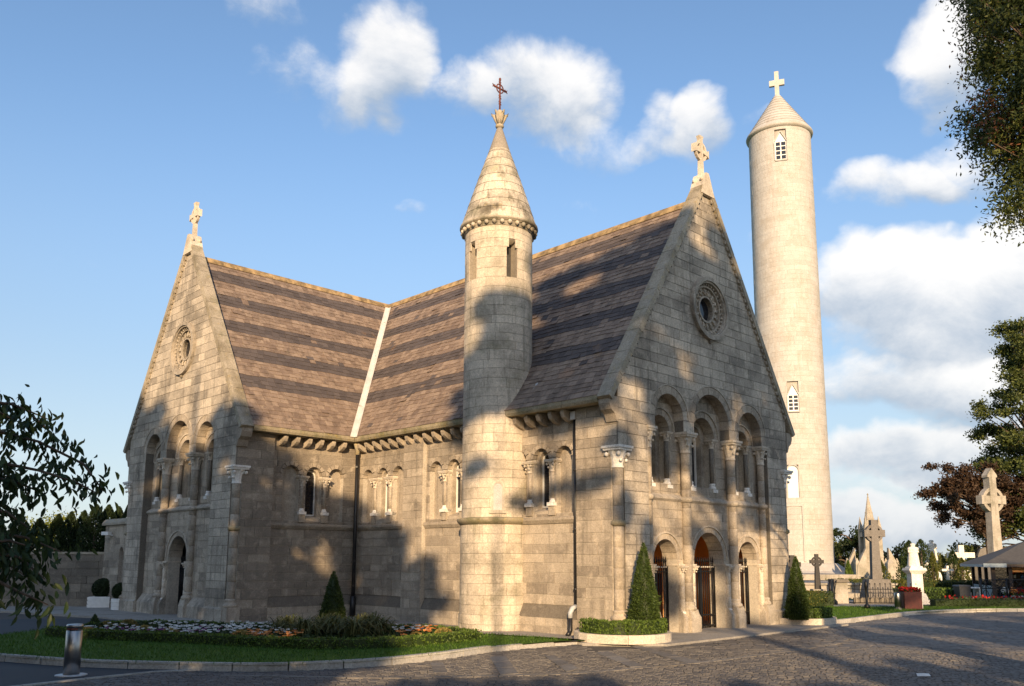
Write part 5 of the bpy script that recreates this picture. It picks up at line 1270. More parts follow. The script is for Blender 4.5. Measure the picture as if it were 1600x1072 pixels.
# ------------------------------------------------------------------ kiosk
ki = thing('flower_kiosk', 'flower kiosk with grey hipped roof and orange blinds at the right edge', 'kiosk', (18.45, 34.75, .08))
kx0, kx1, ky0, ky1 = 18.9, 23.2, 35.2, 38.6
k = MB(); ez = 1.56; cx_, cy_ = (kx0 + kx1) / 2, (ky0 + ky1) / 2; o_ = .45
k.add([(kx0 - o_, ky0 - o_, ez), (kx1 + o_, ky0 - o_, ez), (kx1 + o_, ky1 + o_, ez), (kx0 - o_, ky1 + o_, ez), (cx_ - .4, cy_, 2.55), (cx_ + .4, cy_, 2.55)], [[0, 1, 5, 4], [1, 2, 5], [2, 3, 4, 5], [3, 0, 4], [3, 2, 1, 0]]); k.build('roof', 'kiosk_roof', ki)
k = MB(); k.box((cx_, ky0 - o_ + .03, ez - .06), ((kx1 - kx0) / 2 + o_, .03, .055)); k.build('front_fascia', 'kiosk_wood', ki); MB().box((kx0 - o_ + .03, cy_ - .03, ez - .06), (.03, (ky1 - ky0) / 2 + o_ - .07, .055)).build('side_fascia', 'kiosk_trim', ki)
k = MB().box((kx0 - .02, ky0 - o_ - .01, ez - .05), (.42, .03, .075)); k.build('corner_trim', 'kiosk_trim', ki)
for x in (kx0, kx0 + .62, kx0 + 1.4, kx0 + 2.3, kx1): MB().box((x, ky0, .8), (.07, .07, .72)).build('post', 'kiosk_wood', ki)
for x0, x1 in ((kx0 + .7, kx0 + 1.33), (kx0 + 1.47, kx0 + 2.23), (kx0 + 2.37, kx1 - .07)): MB().box(((x0 + x1) / 2, ky0 + .06, 1.37), ((x1 - x0) / 2, .02, .13)).build('blind', 'blind', ki)
MB().box((kx0 + .3, ky0 + .1, .85), (.24, .02, .6)).build('glass_panel', 'glass', ki)
MB().box((cx_, ky1, .8), ((kx1 - kx0) / 2, .06, .72)).build('back_wall', 'kiosk_wood', ki)
MB().box((kx0, cy_, .38), (.05, (ky1 - ky0) / 2 - .1, .3)).build('side_wall', 'kiosk_trim', ki); MB().box((kx0, cy_, 1.05), (.012, (ky1 - ky0) / 2 - .1, .4)).build('side_glass', 'glass', ki)
for y_ in (ky0 + 1.1, ky0 + 2.2, ky1): MB().box((kx0, y_, .8), (.07, .07, .72)).build('post', 'kiosk_wood', ki)
for z, y in ((.55, 35.6), (.95, 36.0)): MB().box((cx_ + .3, y, z), ((kx1 - kx0) / 2 - .5, .2, .02)).build('shelf', 'kiosk_wood', ki)
ki.rotation_euler.z = math.radians(-16); ki.location = Vector((18.95, 34.95, .08)) * K
pal = ['petal_white', 'petal_pink', 'petal_red', 'petal_orange', 'petal_white', 'petal_purple', 'petal_red']; pn = {'petal_white': 'white', 'petal_pink': 'pink', 'petal_red': 'red', 'petal_orange': 'orange', 'petal_purple': 'purple'}
for i in range(16):
    row = i // 8; x = 19.75 + (i % 8) * .30; y, z = ((34.9, .09), (35.75, .99))[row]; m = pal[(i * 3 + row) % 7]
    lab = 'bucket of %s cut flowers, number %s from the left %s' % (pn[m], ('first', 'second', 'third', 'fourth', 'fifth', 'sixth', 'seventh', 'eighth')[i % 8], ('standing in front of the kiosk', 'on the kiosk shelf')[row])
    lab = lab.replace('number ', ''); t = thing('flower_bucket', lab, 'flowers', (x, y, z), 'flower buckets at the kiosk'); s = 1 if row == 0 else .62
    MB().lathe((x, y, z), [(.08 * s, 0), (.105 * s, .22 * s)], 10).build('bucket', 'cloth_white' if i % 3 else 'cloth_blue', t)
    u = inball(110, .4); leafmesh('blooms', np.array((x, y, z + .42 * s)) + u * np.array((.15, .15, .16)) * s, .06, m, t, 'stuff', .9); u = inball(60, .5); leafmesh('stems', np.array((x, y, z + .28 * s)) + u * np.array((.11, .11, .12)) * s, .1, 'leaf_box', t, 'stuff', .4)
rl = thing('kiosk_fence', 'black lattice iron fence in front of the flower kiosk', 'fence', (20, 34.2, .08)); fx0, fx1, fy = 18.35, 23.4, 34.1
k = MB()
for z in (.14, .62, .95): k.tube([(fx0, fy, z), (fx1, fy, z)], .02, 5)
k.build('rail', 'black_iron', rl)
n = 15
for i in range(n):
    x = fx0 + (fx1 - fx0) * i / n; w_ = (fx1 - fx0) / n; k = MB(); k.tube([(x, fy, .62), (x + w_, fy, .95)], .013, 4); k.tube([(x, fy, .95), (x + w_, fy, .62)], .013, 4); k.tube([(x + w_ / 2 + w_ * .45 * math.cos(a), fy, .14 + .42 * math.sin(a)) for a in [PI * j / 8 for j in range(9)]], .013, 4)
    k.build('lattice', 'black_iron', rl)
    if i % 3 == 0: MB().tube([(x, fy, .05), (x, fy, 1.02)], .032, 6).build('post', 'black_iron', rl)
t = thing('wheelie_bin', 'black wheeled bin standing left of the kiosk fence', 'bin', (17.75, 34.4, .08)); MB().taper((17.75, 34.4), (.19, .2), (.23, .25), .12, .68).build('body', 'bin_black', t); MB().taper((17.75, 34.4), (.25, .27), (.22, .24), .685, .74).build('lid', 'bin_black', t); MB().lathe((17.6, 34.2, 0), [(.06, .08), (.06, .14)], 8).build('wheel', 'bin_black', t)
t = thing('goods_table', 'low cluttered table of pale goods between bin and kiosk', 'table', (18.25, 35, .08)); MB().box((18.3, 35, .62), (.42, .3, .02)).build('top', 'cloth_white', t)
for s in (-1, 1): MB().box((18.3 + s * .36, 35, .34), (.03, .25, .26)).build('leg', 'cloth_white', t)
for i in range(5): MB().taper((18.0 + i * .15, 34.9), (.06, .06), (.05, .05), .08, .08 + R.uniform(.15, .4)).build('crate', 'cloth_white' if i % 2 else 'monument_stone', t)
# ------------------------------------------------------------------ hedges, topiary, planting
def conetop(label, at, h, r, m='leaf_cone', n=9000, size=.04, name='cone_topiary'):
    t = thing(name, label, 'topiary', tuple(at), 'clipped cone topiaries'); c = np.array(at)
    MB().lathe(c, [(r * .80, .0), (r * .86, h * .12), (r * .62, h * .5), (r * .25, h * .85), (1e-4, h * .95)], 16).build('core', 'leaf_dark', t)
    z = 1 - np.sqrt(NR.uniform(0, 1, n)); ph = NR.uniform(0, 6.28, n); lump = 1 + .07 * np.sin(ph * 5 + z * 23) + .05 * np.sin(ph * 3 - z * 11)
    rad = r * np.interp(z, [0, .08, .2, .5, .8, .93, 1], [.93, 1, .95, .68, .33, .16, .02]) * lump * np.where(NR.uniform(0, 1, n) < .07, NR.uniform(1.0, 1.22, n), NR.uniform(.84, 1.04, n))
    C = np.column_stack([rad * np.cos(ph), rad * np.sin(ph), z * h]) + c; d = np.column_stack([np.cos(ph), np.sin(ph), np.full(n, .6)]) + NR.normal(0, .5, (n, 3))
    leafmesh('foliage', C, size, m, t, 'stuff', .45, axis=d); return t
def hedge_path(name, label, pl, wd, h, z0, m='leaf_box', dens=1500, size=.04, closed=False, cat='hedge', group=None):
    pl = [np.array(p, float)[:2] for p in pl]; c0 = pl[0]; t = thing(name, label, cat, (*c0, z0), group); core = MB()
    P = []; Q = []
    for a, b in zip(pl, pl[1:]):
        L = np.linalg.norm(b - a); d = (b - a) / (L + 1e-9); nn = np.array((-d[1], d[0])); w2 = wd / 2 * .86
        core.prism([(*(a - d * .0 + nn * w2), z0 + h * .93), (*(b + nn * w2), z0 + h * .93), (*(b - nn * w2), z0 + h * .93), (*(a - nn * w2), z0 + h * .93)], (0, 0, -h * .93))
        n = int(dens * L * (2 * h + wd)); s = NR.uniform(-.07 / L, 1 + .07 / L, n); f = NR.uniform(0, 2 * h + wd, n); x = np.where(f < h, -wd / 2, np.where(f < h + wd, f - h - wd / 2, wd / 2)); zz_ = np.where(f < h, f, np.where(f < h + wd, h, f - h - wd))
        P.append(np.column_stack([a[0] + d[0] * s * L + nn[0] * x, a[1] + d[1] * s * L + nn[1] * x, z0 + zz_])); q = np.column_stack([nn[0] * np.sign(x) * (f < h) , nn[1] * np.sign(x) * (f < h), (zz_ >= h * .99) * 1.]); Q.append(q)
    P = np.concatenate(P); wob = .018 * np.sin(P[:, 0] * 9) * np.sin(P[:, 1] * 11); P[:, 2] += wob + NR.normal(0, .008, len(P)); P[:, :2] += NR.normal(0, .012, (len(P), 2))
    core.build('core', 'leaf_dark', t); leafmesh('foliage', P, size, m, t, 'stuff', .55, axis=NR.normal(0, .6, P.shape) + np.array((0, 0, .7))); return t
def halfplanter(label, c, r, h, z0, a0, a1, hh, hm='leaf_box'):
    """segmental stone planter with a clipped hedge along its rim"""
    t = thing('stone_planter', label, 'planter', (*c, z0), 'curved stone planters at the chapel corners'); n = 8
    for i in range(n):
        b0, b1 = a0 + (a1 - a0) * i / n + .003, a0 + (a1 - a0) * (i + 1) / n - .003; ang = [b0, (b0 + b1) / 2, b1]
        P = [(c[0] + r * math.cos(a), c[1] + r * math.sin(a), z0 + h) for a in ang] + [(c[0] + (r - .12) * math.cos(a), c[1] + (r - .12) * math.sin(a), z0 + h) for a in ang[::-1]]
        MB().prism(P, (0, 0, -h), R.random()).build('stone', 'pale_stone', t)
    MB().add([(c[0], c[1], z0 + h - .02)] + [(c[0] + (r - .1) * math.cos(a0 + (a1 - a0) * i / 16), c[1] + (r - .1) * math.sin(a0 + (a1 - a0) * i / 16), z0 + h - .03) for i in range(17)], [[0, i, i + 1] for i in range(1, 17)]).build('soil', 'soil', t)
    rr_ = r - .24
    return [(c[0] + rr_ * math.cos(a0 + (a1 - a0) * i / 14), c[1] + rr_ * math.sin(a0 + (a1 - a0) * i / 14)) for i in range(15)]
c1 = V(-.02, .02, 0)[:2]; af = math.atan2(Bb[1], Bb[0])
hp = halfplanter('curved stone planter with box hedge and tall cone at the near chapel corner', c1, 1.0, .17, .04, math.atan2(Aa[1], Aa[0]) + .02, math.atan2(Aa[1], Aa[0]) + 1.5 * PI - .02, .28)
hedge_path('box_hedge', 'bright clipped box hedge ringing the tall cone at the near chapel corner', hp[3:], .26, .27, .19, dens=2600, size=.045, group='planter hedges')
pc_ = V(-.46, .2, 0); conetop('tall clipped yew cone beside the left front gate', (pc_[0], pc_[1], .2), 1.84, .31, n=15000, size=.05)
c2 = V(-.05, WID + .1, 0)[:2]
hp = halfplanter('curved stone planter with cone topiary at the far front corner', c2, .98, .16, .04, math.atan2(-Bb[1], -Bb[0]) + .02, math.atan2(-Bb[1], -Bb[0]) + 1.45 * PI, .2)
hedge_path('box_hedge', 'yellow-green low box hedge around the cone at the far front corner', hp[1:11], .24, .24, .18, 'leaf_box', 2200, .05, group='planter hedges')
pc_ = V(-.45, 6.68, 0); conetop('dark clipped yew cone in front of the black ringed cross', (pc_[0], pc_[1], .18), 1.62, .29, n=12000, size=.05)
pc_ = gnd(523, 975); conetop('dark clipped yew cone in the flower bed before the inner corner', (-3.95, 19.0, .09), 1.32, .30, n=9000, size=.045)
conetop('very small dark clipped cone at the left end of the flower bed', tuple(gnd(147, 982, .09)), .33, .13, n=1800, size=.03)
# flower bed with box edging
BF = [(-9.5, 17.95), (-8.6, 17.35), (-7.72, 16.99), (-6.03, 16.45), (-4.65, 15.83), (-3.41, 15.5), (-2.11, 15.86), (-1.25, 16.68), (-.78, 17.5)]
BK = [(-9.5, 17.95), (-9.5, 19.2), (-8.29, 20.1), (-5.76, 19.35), (-3.75, 19.3), (-2.31, 19.1), (-1.4, 18.5), (-.78, 17.6)]
bf = spline(BF, 5); bk_ = spline(BK, 5)
hedge_path('edging_hedge', 'low dark box hedge edging the front of the flower bed', bf, .26, .17, .085, 'leaf_box', 1300, .045, group='flower bed edging')
hedge_path('edging_hedge', 'low dark box hedge edging the back of the flower bed', bk_[6:], .22, .15, .085, 'leaf_box', 900, .045, group='flower bed edging')
bed = [tuple(p) for p in bf] + [tuple(p) for p in bk_[::-1]]
sheet('bed_soil', bed, .09, 'soil')
def inbed(n, xr, yr, poly=bed):
    P = []
    while len(P) < n:
        x, y = R.uniform(*xr), R.uniform(*yr)
        if inpoly(x, y, poly): P.append((x, y))
    return np.array(P)
def flowers(name, label, n, xr, yr, m, s, zr, lm='leaf_dark'):
    P = inbed(n, xr, yr); C = []; T = []; z = NR.uniform(*zr, n)
    for (x, y), zz_ in zip(P, z):
        for k in range(6): a = k * PI / 3; C.append((x + s * .33 * math.cos(a), y + s * .33 * math.sin(a), zz_)); T.append((math.cos(a), math.sin(a), .4))
    o = leafmesh(name, C, s * .75, m, None, 'stuff', .8, axis=T, nrmdir=np.array(T) * 0 + np.array((0, -.5, 1.)) + NR.normal(0, .2, (len(C), 3))); o['label'] = label
    return o
lo = inbed(3200, (-9.3, -.9), (15.6, 20)); Cz = np.column_stack([lo, NR.uniform(.09, .23, len(lo))]); o = leafmesh('bedding_leaves', Cz, .12, 'leaf_dark', None, 'stuff', .5); o['label'] = 'dark green bedding leaves filling the flower bed'
flowers('white_flowers', 'white bedding flowers in a drift across the flower bed', 300, (-7.6, -4.2), (16.6, 19.0), 'petal_white', .062, (.22, .33))
flowers('white_flowers', 'small clump of white flowers at the left of the bed', 40, (-8.9, -7.9), (17.5, 18.6), 'petal_white', .06, (.2, .3))
flowers('orange_flowers', 'orange flowers beside the strap leaf clump', 80, (-5.3, -4.0), (16.1, 17.4), 'petal_orange', .066, (.2, .3))
flowers('orange_flowers', 'orange and white flowers near the right tip of the bed', 34, (-2.3, -1.6), (16.6, 18.3), 'petal_orange', .075, (.22, .32))
flowers('white_flowers', 'a few white flowers near the right tip of the bed', 20, (-2.4, -1.7), (17.2, 18.6), 'petal_white', .075, (.22, .34))
flowers('purple_flowers', 'purple flowers between the ochre mounds', 150, (-8.8, -6.0), (16.9, 18.2), 'petal_purple', .055, (.18, .26))
ml = [(135, 995, .19, 'ochre flower mound left of the first white flowers'), (165, 982, .15, 'small ochre mound beside the tiny cone'), (200, 984, .22, 'largest round ochre mound at the left of the bed'), (225, 993, .2, 'ochre green mound behind the purple flowers'), (265, 1000, .22, 'flat ochre green mound in the middle of the bed'),
      (375, 1003, .22, 'ochre mound at the right of the white drift'), (498, 1010, .15, 'small ochre mound at the foot of the strap leaves'), (650, 1000, .15, 'grey-green mound right of the strap leaves'), (693, 998, .21, 'sunlit ochre mound at the right tip of the bed')]
for u_, v_, r, lab in ml:
    c = gnd(u_, v_, .1); t = thing('mound_plant', lab, 'plant', tuple(c), 'mounded bedding plants'); MB().lathe(c, [(r * .9, 0), (r * .85, r * .4), (r * .5, r * .8), (1e-4, r * .95)], 12).build('core', 'leaf_olive', t)
    u = inball(700, .06); u[:, 2] = np.abs(u[:, 2]); leafmesh('foliage', c + u * r * 1.02, .045, 'petal_ochre', t, 'stuff', .5, axis=u + NR.normal(0, .4, u.shape))
# strap-leaved clump: arching blades
def strap(label, c, n, h, spread, m='leaf_strap'):
    t = thing('strap_leaf_plant', label, 'plant', tuple(c), 'strap leaf clumps'); k = MB()
    for i in range(n):
        a = R.uniform(0, 2 * PI); l = h * R.uniform(.6, 1.15); s = spread * R.uniform(.4, 1.1); d = np.array((math.cos(a), math.sin(a), 0)); sd_ = np.array((-d[1], d[0], 0)); w_ = .018 * R.uniform(.7, 1.3); b = np.array(c) + (R.gauss(0, .09), R.gauss(0, .09), 0); vs = []
        for q in (0, .35, .65, .85, 1):
            p = b + d * s * q ** 1.5 + (0, 0, l * (1.55 * q - .95 * q * q * (1 + .4 * s / spread))); ww_ = w_ * (1 - q ** 2 * .9); vs += [p - sd_ * ww_, p + sd_ * ww_]
        k.add(vs, [[2 * j, 2 * j + 1, 2 * j + 3, 2 * j + 2] for j in range(4)], R.random())
    k.build('blades', m, t, 'stuff'); return t
for i, (x, y) in enumerate(((-4.6, 17.6), (-4.1, 17.1), (-3.6, 17.5), (-3.1, 17.0), (-2.75, 17.6), (-3.9, 18.2), (-3.1, 18.3))):
    strap(('leftmost strap leaf clump of the bed', 'front strap leaf clump left of the cone', 'strap leaf clump right before the cone', 'front strap leaf clump at the middle', 'rightmost strap leaf clump of the bed', 'back strap leaf clump at the foot of the cone', 'back strap leaf clump right of the cone')[i], (x, y, .09), 130, .78, .55)
# right-hand hedges and small trees
hx = gnd(1278, 951); hedge_path('box_hedge', 'square block of clipped hedge in front of the small black cross', [(9.95, 30.3), (10.75, 30.6)], .6, .52, .08, 'leaf_olive', 700, .06, group='right hedges'); hedge_path('box_hedge', 'narrow dark hedge block right of the square hedge', [(10.85, 30.7), (11.2, 30.7)], .5, .5, .08, 'leaf_dark', 700, .06, group='right hedges')
hedge_path('long_hedge', 'low bronze-topped hedge at the foot of the tower terrace', [(14.0, 46), (17.6, 43), (19.5, 40.0)], .8, .55, .2, 'leaf_olive', 160, .12, group='right hedges')
hedge_path('long_hedge', 'long clipped green hedge behind the white statue', [(15.0, 39), (22.6, 40.5)], 1.0, .72, .05, 'leaf_olive', 160, .10, group='right hedges')
hedge_path('grass_bank', 'rough sloping green bank behind the steel bin', [(15.9, 35.5), (18.0, 36.2)], 1.6, .5, .05, 'leaf_box', 200, .10, cat='bank')
hedge_path('edging_hedge', 'low dark hedge edging the red flower bed at the kiosk', [(14.7, 30.55), (24, 31.4)], .4, .26, .08, 'leaf_dark', 500, .06, group='right hedges')
P = np.column_stack([NR.uniform(15.8, 23.5, 450), NR.uniform(31.4, 32.3, 450), NR.uniform(.2, .42, 450)]); o = leafmesh('red_flowers', P, .10, 'petal_red', None, 'stuff', .8); o['label'] = 'red flowers in the bed in front of the kiosk fence'
P = np.column_stack([NR.uniform(15.6, 23.5, 1500), NR.uniform(31.3, 32.3, 1500), NR.uniform(.08, .38, 1500)]); o = leafmesh('bedding_leaves', P, .12, 'leaf_dark', None, 'stuff', .6); o['label'] = 'green leaves of the red flower bed by the kiosk'
for u_, vt, Y, r, m, lab in ((1325, 876, 46, .25, 'leaf_box', 'small bright green cypress left of the spire monument'), (1373, 871, 44, .5, 'leaf_olive', 'green bush at the foot of the spire monument'), (1420, 845, 40, .75, 'leaf_dark', 'dark cypress directly left of the white statue'), (1409, 905, 36, .3, 'leaf_olive', 'small yellow-green shrub beside the red planter'), (1438, 843, 47, .9, 'leaf_dark', 'tall dark cypress behind the white statue'),
                             (1456, 862, 45, .32, 'leaf_olive', 'slim green cypress in front of the far statue'), (1472, 868, 50, .5, 'leaf_olive', 'green cypress right of the far statue'), (1488, 860, 47, .55, 'leaf_dark', 'dark pointed cypress left of the white cross'), (1502, 872, 45, .5, 'leaf_olive', 'olive green cypress below the white cross'), (1515, 873, 49, .6, 'leaf_dark', 'dark cypress left of the kiosk roof'), (1526, 860, 55, .6, 'leaf_olive', 'yellow-green cypress behind the kiosk roof edge')):
    p = dep(u_, vt, Y); yew(p[0], Y, p[2], r, lab, 'cypress', m, 'cypresses among the memorials', 2200, size=.11)
def tree(name, label, x, y, h, bl, m, n, size, trunk=.25, limbs=True, group=None, extra=None, aspect=.55, rng=NR, shell=.45, lk=1.):
    t = thing(name, label, 'tree', (x, y, 0), group); k = MB(); zc = min(b[0][2] for b in bl)
    k.tube([(x, y, -.05), (x + .05, y, h * .3), (x - .05, y, h * .65), (x, y, h * .9)], [trunk, trunk * .8, trunk * .5, trunk * .15], 9); k.build('trunk', 'bark', t)
    if limbs:
        k = MB()
        for c, r in bl:
            z0 = min(h * .85, max(h * .15, c[2] * .75)); s = np.array((x, y, z0)); e = np.array(c, float); md = (s + e) / 2 + np.array((R.uniform(-.2, .2), R.uniform(-.2, .2), .25)); k.tube([s, md, e], [trunk * .4 * lk, trunk * .22 * lk, trunk * .07 * lk], 5)
        k.build('limbs', 'bark', t)
    tot = sum((np.prod(np.array(r, float) * np.ones(3))) ** (2 / 3) for c, r in bl); C, Q = blobs(bl, n / tot, rng, shell)
    leafmesh('crown', C, size, m, t, None, aspect, rng=rng)
    if extra:
        C, Q = blobs(extra[0], extra[1], rng); leafmesh('sprays', C, extra[3], extra[2], t, None, aspect, rng=rng)
    return t
def scatter(cs, rr_, n, seed):
    q = random.Random(seed); return [((c[0] + q.gauss(0, s[0]), c[1] + q.gauss(0, s[1]), c[2] + q.gauss(0, s[2])), (rr_ * q.uniform(.6, 1.3), rr_ * q.uniform(.6, 1.3), rr_ * q.uniform(.45, .9))) for c, s in cs for _ in range(n)]
# background trees at right
p = dep(1340, 830, 62); tree('pine_tree', 'dark spreading pine between the round tower and the spire monument', p[0], 62, 3.6, scatter([((p[0] - 1.2, 62, 2.2), (.9, .5, .5)), ((p[0], 62, 3.0), (.7, .5, .4)), ((p[0] - .2, 62, 1.4), (1.1, .5, .4))], .5, 9, 3), 'leaf_yew', 5000, .2)
p = dep(1400, 850, 60); tree('round_tree', 'rounded yellow-green tree right of the spire monument', p[0], 60, 2.9, scatter([((p[0] - .6, 60, 1.6), (.9, .5, .6)), ((p[0] + .9, 60, 1.2), (.8, .5, .5))], .6, 9, 4), 'leaf_olive', 5000, .2)
p = dep(1312, 850, 75); tree('round_tree', 'dull green treetop just right of the round tower', p[0], 75, 3.0, scatter([((p[0], 75, 1.6), (1.0, .5, .7))], .7, 12, 6), 'leaf_olive', 3000, .25)
for i, (u_, vt, Y) in enumerate(((1450, 872, 80), (1490, 876, 85), (1530, 868, 82), (1390, 878, 90))):
    p = dep(u_, vt, Y); tree('far_tree', ('hazy far treetop behind the white statue', 'far low treetop behind the white cross', 'far treetop behind the high cross', 'far low trees right of the spire')[i], p[0], Y, p[2] + .6, scatter([((p[0], Y, p[2] * .6), (1.8, .6, .5))], 1., 9, 20 + i), 'leaf_olive', 2200, .3, group='far background trees')
B0 = [((22.6, 50, 4.9), (.8, .6, .5)), ((24.2, 50, 4.3), (1.0, .7, .8)), ((25.6, 50, 5.4), (1.0, .7, .6)), ((23.6, 50, 5.9), (.8, .6, .4)), ((26.5, 50, 4.2), (1.0, .7, .8))]
B0 = [((c[0] + 2.9, c[1], c[2] * 1.05 + .1), s) for c, s in B0]
tree('copper_beech', 'copper-leaved beech spreading left of the high cross', 27.6, 50, 5.6, scatter(B0, .46, 24, 9), 'leaf_copper', 34000, .16, .35, lk=.45)
B1 = []; q = random.Random(5)
for i in range(170):
    z = q.uniform(2.0, 14.6); wd = 1.0 + 3.4 * (1 - z / 15.2) ** .75; a = q.uniform(0, 2 * PI); rr_ = wd * q.uniform(.35, 1.0); B1.append(((31.3 + rr_ * 1.12 * math.cos(a), 51 + rr_ * 1.12 * math.sin(a), EYE + (z - EYE) * 1.12), (q.uniform(.5, .95), q.uniform(.5, .95), q.uniform(.3, .5))))
tree('conifer_tree', 'tall olive green conifer at the right edge behind the high cross', 31.3, 51, 16.6, B1, 'leaf_conifer', 85000, .17, .4, lk=.5)
# overhanging conifer, near, top right
B2 = []; BR = []; q = random.Random(12)
for i in range(240):
    v_ = q.uniform(-60, 335); lim = np.interp(v_, [-60, 0, 60, 130, 200, 235, 260, 335], [1500, 1510, 1520, 1505, 1512, 1540, 1545, 1580]); u_ = q.uniform(lim, 1760); Y = q.uniform(9.4, 11.2)
    if v_ > 215 and q.random() < .3: continue
    p = dep(u_, v_, Y); (BR if (40 < v_ < 200 and u_ < 1570 and q.random() < .4) else B2).append((tuple(p), (q.uniform(.2, .36), q.uniform(.2, .4), q.uniform(.2, .42))))
tree('overhanging_conifer', 'near conifer whose drooping boughs hang into the top right corner', 8.3, 10.3, 10, B2, 'leaf_conifer', 105000, .058, .35, True, None, (BR, 2600, 'leaf_brown', .055), .38, shell=.6, lk=.22)
# ------------------------------------------------------------------ cherry at the left edge, near the camera
ch = thing('cherry_tree', 'near cherry tree with long drooping leaves reaching in from the left edge', 'tree', (-4.3, 5.2, 0)); k = MB()
k.tube([(-4.3, 5.2, -.05), (-4.25, 5.2, .8), (-4.2, 5.2, 1.6), (-4.1, 5.2, 2.6)], [.13, .11, .09, .05], 8); k.build('trunk', 'bark', ch)
q = random.Random(31); twigs = []
def twig(pts): twigs.append([np.array(dep(u_, v_, Y)) for u_, v_, Y in pts])
for pts in (((-220, 640, 5.1), (-60, 622, 5.1), (20, 632, 5.), (75, 655, 5.)), ((-220, 760, 5.), (-40, 740, 5.), (30, 755, 5.), (70, 772, 5.)), ((-250, 700, 5.1), (-60, 660, 5.), (60, 690, 5.), (130, 725, 5.), (162, 768, 5.)), ((-250, 690, 5.3), (-60, 640, 5.2), (40, 640, 5.1), (95, 690, 5.1)), ((-230, 740, 4.9), (-40, 715, 4.9), (60, 735, 4.9), (115, 752, 4.9), (150, 770, 4.9)), ((-230, 720, 5.2), (-60, 700, 5.2), (10, 740, 5.2), (35, 765, 5.2)),
            ((-230, 830, 5.), (-60, 790, 4.9), (10, 800, 4.8), (45, 825, 4.8)), ((-240, 850, 5.), (-60, 825, 4.9), (40, 840, 4.8), (95, 862, 4.8)), ((-230, 880, 4.9), (-50, 860, 4.8), (30, 870, 4.7), (70, 905, 4.7)), ((-240, 900, 4.9), (-40, 890, 4.7), (30, 925, 4.6), (75, 945, 4.6)), ((-240, 860, 5.2), (-60, 840, 5.2), (10, 880, 5.1), (40, 900, 5.1)), ((-220, 680, 5.), (-60, 650, 5.), (-10, 640, 5.), (30, 660, 5.)), ((-250, 800, 5.2), (-70, 770, 5.1), (-20, 750, 5.1), (20, 742, 5.1)), ((-240, 870, 4.8), (-60, 850, 4.7), (15, 845, 4.7), (50, 855, 4.7)), ((-240, 830, 5.1), (-60, 800, 5.1), (0, 830, 5.1), (25, 870, 5.1))): twig(pts)
k = MB()
for tw in twigs: k.tube(tw, [.024, .013] + [.008] * (len(tw) - 3) + [.003], 5)
k.build('branches', 'bark', ch)
LV = []
for ti, tw in enumerate(twigs):
    L = [0]
    for a, b in zip(tw, tw[1:]): L.append(L[-1] + np.linalg.norm(b - a))
    tot = L[-1]; n = int((tot - L[1] * .5) / .0050)
    for i in range(n):
        s = L[1] * .45 + (tot - L[1] * .45) * (i + q.random()) / n; p = np.array([np.interp(s, L, [w_[j] for w_ in tw]) for j in range(3)]) + (q.gauss(0, .06), q.gauss(0, .09), q.gauss(-.01, .05))
        d = np.array((q.gauss(.15, .45), q.gauss(-.1, .45), -q.uniform(.5, 1.1))); LV.append((p, nrm(d), q.uniform(.048, .088), ti))
def cleaf(p, d, l):
    s = nrm(np.cross(d, (q.gauss(0, .5), 1, q.gauss(0, .4)))); nn = np.cross(s, d); vs = []
    for t_, w_, bend in ((0, .0, 0), (.2, .13, .03), (.5, .19, .02), (.8, .10, -.05), (1, .0, -.13)):
        c = p + d * l * t_ + nn * l * bend
        vs += [c - s * l * w_ * .85 + nn * l * w_ * .35, c, c + s * l * w_ * .85 + nn * l * w_ * .35]
    return vs, [f for j in range(4) for f in ([3 * j, 3 * j + 1, 3 * j + 4, 3 * j + 3], [3 * j + 1, 3 * j + 2, 3 * j + 5, 3 * j + 4])]
rest = MB(); inv = [x for x in LV]; order = sorted(range(len(LV)), key=lambda i: -10 * int(LV[i][0][0] > -3.2) - LV[i][2] * 10 + LV[i][0][1])
for r_, i in enumerate(order):
    p, d, l, ti = LV[i]; vs, fs = cleaf(p, d, l); tn_ = min(1, max(0, q.gauss(.35, .25)))
    if r_ < 300: MB().add(vs, fs, tn_, True).build('leaf', 'leaf_cherry', ch)
    else: rest.add(vs, fs, tn_, True)
rest.build('foliage', 'leaf_cherry', ch, 'stuff')
# ------------------------------------------------------------------ trees behind the viewer whose shade falls on the chapel and the plaza
def shade_tree(name, label, x, y, trunk, spots, seed, m='leaf_shade', cov=4.2, s=.30):
    """spots: (X, W, rx, rz) where W is the height at which the sun line through the spot crosses the camera plane"""
    q = random.Random(seed); bl = []
    for X, W_, rx, rz in spots:
        yy = y + q.uniform(-1.6, 1.6); xx = X - math.tan(SUN_AZ) * (20 - yy); bl.append(((xx, yy, W_ - yy * TANE), (rx, q.uniform(.5, .9), rz)))
    top = max(b[0][2] for b in bl); t = thing(name, label, 'tree', (x, y, 0), 'trees behind the viewer')
    MB().tube([(x, y, -.05), (x + .03, y, top * .35), (x - .04, y, top * .7), (x, y, top * .95)], [trunk, trunk * .85, trunk * .5, trunk * .1], 9).build('trunk', 'bark', t)
    k = MB()
    for c, r in bl:
        if q.random() < .45: st = np.array((x, y, min(top * .8, max(top * .2, c[2] * .8)))); e = np.array(c); k.tube([st, (st + e) / 2 + (0, 0, .15), e], [trunk * .3, trunk * .16, .015], 5)
    k.build('limbs', 'bark', t); C = []
    rg = np.random.default_rng(seed)
    for c, r in bl:
        n = int(cov * PI * r[0] * r[2] / (.275 * s * s * .5)); C.append(np.array(c) + inball(n, .42, rg) * np.array(r))
    leafmesh('crown', np.concatenate(C), s, m, t, None, .55, rng=rg); return t
q = random.Random(77); SP = []
